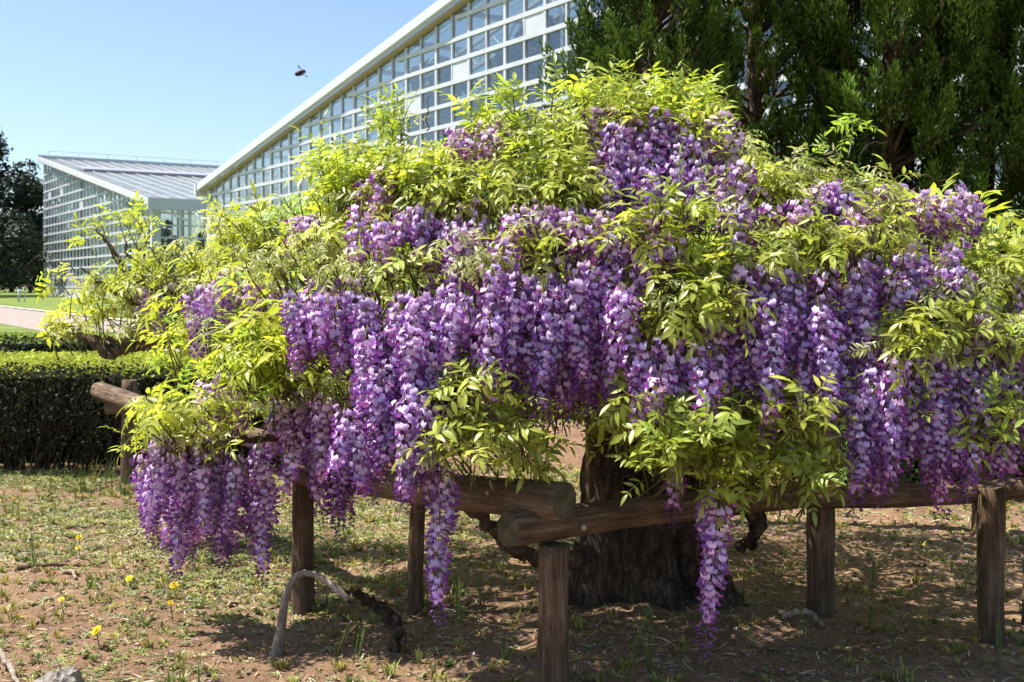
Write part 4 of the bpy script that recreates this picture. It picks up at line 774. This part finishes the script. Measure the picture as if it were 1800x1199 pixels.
# dandelions
def dandelion(u, v, sc, seed, tilt):
    lr = np.random.default_rng(seed); Y = (CAM_H - .07) * F / (v - 504); x = (u - 900) / F * Y; z = float(gz(x, Y)); root = empty('dandelion', (x, Y, z)); tag(root, 'yellow dandelion flower on a short stem in the weedy soil', 'flower', 'dandelions in the soil bed')
    H = .07 - z if .07 - z > .03 else .04; top = np.array([0, 0, H]); m = MB(); m.tube(catmull([(.01, .005, -.01), (.004, 0, H * .5), top], 4), .0022, 6, col=(.16, .17, .06)); m.build('stem', M_weed, root)
    hd = MB(); ax = nrm(np.array([tilt, -.55, 1.0]))
    for ring, (nn, L, e) in enumerate(((18, .020, .15), (16, .016, .5), (12, .011, .95))):
        for k in range(nn):
            a = k * 6.283 / nn + ring; M = frames(np.array([[0, 0, 0.]]), np.array([ax]), np.array([a]), 1)[0]; dl = np.array([math.cos(e), 0, math.sin(e)]); d = M[:, :3] @ dl; nv = M[:, :3] @ np.array([-math.sin(e), 0, math.cos(e)]); leaflet(hd, top + d * .002, d, nv, L * lr.uniform(.85, 1.1) * sc * 1.12, .30, np.array([.78, .62, .015]) * lr.uniform(.9, 1.1), lr, .1, .12)
    hd.build('flower_head', M_weed, root); cx = MB(); cx.tube([top - ax * .012, top - ax * .003, top + ax * .001], [.003, .0065, .005], 8, col=(.12, .16, .04)); cx.build('calyx', M_weed, root)
for i, (u, v, s, t) in enumerate(((139, 945, .85, .3), (138, 963, .7, -.3), (227, 1017, .9, -.2), (306, 1029, 1.05, .2), (170, 1108, 1.1, -.7), (470, 966, 1.0, .1), (300, 1060, .65, .5), (108, 1054, .6, 0), (305, 953, .8, .2))): dandelion(u, v, s, 700 + i, t)

# loose things on the soil
def gpt(u, v, lift=0): Y = CAM_H * F / (v - 504); x = (u - 900) / F * Y; return np.array([x, Y, float(gz(x, Y)) + lift])
root = empty('arched_vine_root', tuple(gpt(560, 1145))); tag(root, 'pale bent vine root arching out of the soil with a ragged broken end', 'root')
inv = Matrix.Translation(-root.location); YA = 4.52
def rput(m, nm, mat): o = m.build(nm, mat); o.parent = root; o.matrix_parent_inverse = inv
m = MB(); P = catmull([at(484, 1160, YA), at(490, 1132, YA), at(496, 1090, YA), at(503, 1045, YA + .02), at(520, 1014, YA + .03), at(545, 1008, YA + .02), at(575, 1022, YA), at(598, 1040, YA - .02), at(612, 1055, YA - .03)], 6)
m.tube(P, np.interp(np.linspace(0, 1, len(P)), [0, .15, .3, .6, 1], [.026, .022, .016, .0125, .012]), 12, wob=.10, seed=3); rput(m, 'stem', M_pale)
m = MB(); P = catmull([at(604, 1040, YA), at(630, 1043, YA), at(655, 1062, YA + .02), at(685, 1085, YA + .02), at(700, 1105, YA), at(696, 1140, YA - .02), at(700, 1165, YA)], 6); P += np.random.default_rng(4).normal(0, .006, P.shape)
m.tube(P, np.interp(np.linspace(0, 1, len(P)), [0, .3, .55, .8, 1], [.010, .017, .026, .021, .013]), 12, wob=.42, seed=5)
lr = np.random.default_rng(66)
for k in range(16): q = P[int(lr.integers(6, len(P)))]; d = np.array([lr.normal(.02, .05), lr.normal(0, .04), lr.normal(-.03, .04)]); m.tube(catmull([q, q + d * .5 + lr.normal(0, .01, 3), q + d], 3), np.linspace(lr.uniform(.004, .010), .0015, 7), 6, wob=.2)
rput(m, 'ragged_end', M_bark)
m = MB(); m.tube(catmull([at(606, 1050, YA), at(625, 1070, YA - .04), at(645, 1088, YA - .05)], 4), np.linspace(.008, .002, 9), 6); m.tube(catmull([at(630, 1098, YA - .05), at(600, 1122, YA - .06), at(560, 1132, YA - .06), at(530, 1131, YA - .06)], 4), np.linspace(.005, .0025, 13), 6); rput(m, 'rootlet', M_twig)
def stick(pts, r, mat, label, name='stick', seed=0):
    m = MB(); P = catmull(pts, 6); P += np.random.default_rng(seed).normal(0, .003, P.shape); m.tube(P, np.linspace(r, r * .55, len(P)), 8, wob=.2, seed=seed); tag(m.build(name, mat), label, 'stick')
stick([gpt(30, 1010, .012), gpt(90, 1006, .02), gpt(140, 1003, .014), gpt(186, 1001, .012)], .010, M_twig, 'thin dark twig lying flat on the soil among weeds', seed=1)
stick([gpt(-30, 1140, .10), gpt(0, 1165, .05), gpt(20, 1184, .022), gpt(40, 1212, .012)], .014, M_pale, 'pale grey stick slanting beside the broken stone chunk', seed=2)
stick([gpt(112, 1019, .008), gpt(126, 1024, .02), gpt(134, 1031, .008)], .012, M_pale, 'short pale broken bark piece near the thin dark twig', 'bark_piece', 3)
stick([gpt(1375, 1110, .012), gpt(1420, 1112, .03), gpt(1445, 1122, .012)], .014, M_pale, 'short pale root piece at the foot of a dark post', 'root_piece', 4)
def chunk(u, v, r, label, seed):
    lr = np.random.default_rng(seed); p = gpt(u, v); n1, n2 = 14, 22; V = []; T = []
    for i in range(n1):
        for j in range(n2):
            ph, th = math.pi * i / (n1 - 1), 2 * math.pi * j / n2; d = np.array([math.sin(ph) * math.cos(th), math.sin(ph) * math.sin(th), math.cos(ph)]); q = 1 + .75 * (float(fbm(d[0] * 2.2 + 9 + d[2], d[1] * 2.2 + 9 + d[2] * 1.5, seed)) - .5) + .45 * (float(fbm(d[0] * 8 + 40, d[2] * 8 + d[1] * 5 + 40, seed + 3)) - .5); V.append(d * q * r)
    for i in range(n1 - 1):
        for j in range(n2): k = (j + 1) % n2; a, b, c, e = i * n2 + j, i * n2 + k, (i + 1) * n2 + k, (i + 1) * n2 + j; T += [(a, e, c), (a, c, b)]
    me = mesh_tri('stone', V, T, plain('grey_stone_%d' % seed, (.27, .235, .20), .9, 0, .15, 22, .5, .9), None, False); o = link(bpy.data.objects.new('stone', me)); o.location = p + [0, 0, r[2] * .25]; tag(o, label, 'stone')
chunk(94, 1205, np.array([.085, .06, .05]), 'pale grey rough broken stone chunk half sunk in weeds', 91)
chunk(118, 1200, np.array([.05, .06, .06]), 'small rounded grey stone touching the rough broken chunk', 92)

# carpenter bee in the air
bY = 2.4; root = empty('carpenter_bee', tuple(at(528, 128, bY))); tag(root, 'dark round carpenter bee flying against the blue sky', 'bee')
def ell(mb, c, r, col, ax):
    n1, n2 = 9, 12; V = []; T = []; ax = nrm(np.array(ax, float)); b = nrm(np.cross(ax, [0, 1, .1])); c2 = np.cross(ax, b)
    for i in range(n1):
        for j in range(n2): ph, th = math.pi * i / (n1 - 1), 2 * math.pi * j / n2; V.append(np.array(c) + ax * r[0] * math.cos(ph) + (b * math.cos(th) * r[1] + c2 * math.sin(th) * r[2]) * math.sin(ph))
    for i in range(n1 - 1):
        for j in range(n2): k = (j + 1) % n2; T += [(i * n2 + j, (i + 1) * n2 + k, (i + 1) * n2 + j), (i * n2 + j, i * n2 + k, (i + 1) * n2 + k)]
    mb.add(V, T, col)
AX = nrm(np.array([.9, .1, .36])); m = MB(); ell(m, -AX * .004, (.0085, .0055, .0058), (.016, .010, .012), AX); m.build('abdomen', M_attr, root)
m = MB(); ell(m, AX * .0050 + [0, 0, .0008], (.0050, .0047, .0050), (.06, .028, .010), AX); m.build('thorax', M_attr, root)
m = MB(); ell(m, AX * .0095 - [0, 0, .0006], (.0026, .0036, .0036), (.012, .010, .010), AX); m.build('head', M_attr, root)
mw, t, p, out = new_mat('bee_wing'); p.inputs['Base Color'].default_value = (.10, .09, .13, 1); p.inputs['Roughness'].default_value = .3; p.inputs['Alpha'].default_value = .45
for (dx, dy, dz, w) in ((-.0085, -.004, .0125, .0045), (.0125, -.003, -.0125, .003)):
    m = MB(); d = np.array([dx, dy, dz]); s = nrm(np.cross(d, [0, 1.0, 0])) * w; b = AX * .004 + [0, 0, .003 if dz > 0 else -.001]; P = [b, b + d * .35 + s * .45, b + d * .75 + s * .7, b + d, b + d * .7 - s * .25, b + d * .3 - s * .2]
    m.add(np.array(P + [q + np.array([0, .0002, 0]) for q in P]), [(0, 1, 5), (1, 2, 4), (1, 4, 5), (2, 3, 4), (6, 11, 7), (7, 10, 8), (7, 11, 10), (8, 10, 9)], (.1, .09, .13)); m.build('wing', mw, root)
m = MB()
for g in (-1, 1):
    for k in range(3): b = AX * (.003 + .002 * k) - [0, 0, .004]; m.tube([b, b + np.array([-.001, g * .003, -.002]), b + np.array([-.004, g * .003, -.0035])], .0004, 4, col=(.01, .01, .01))
m.build('legs', M_attr, root)
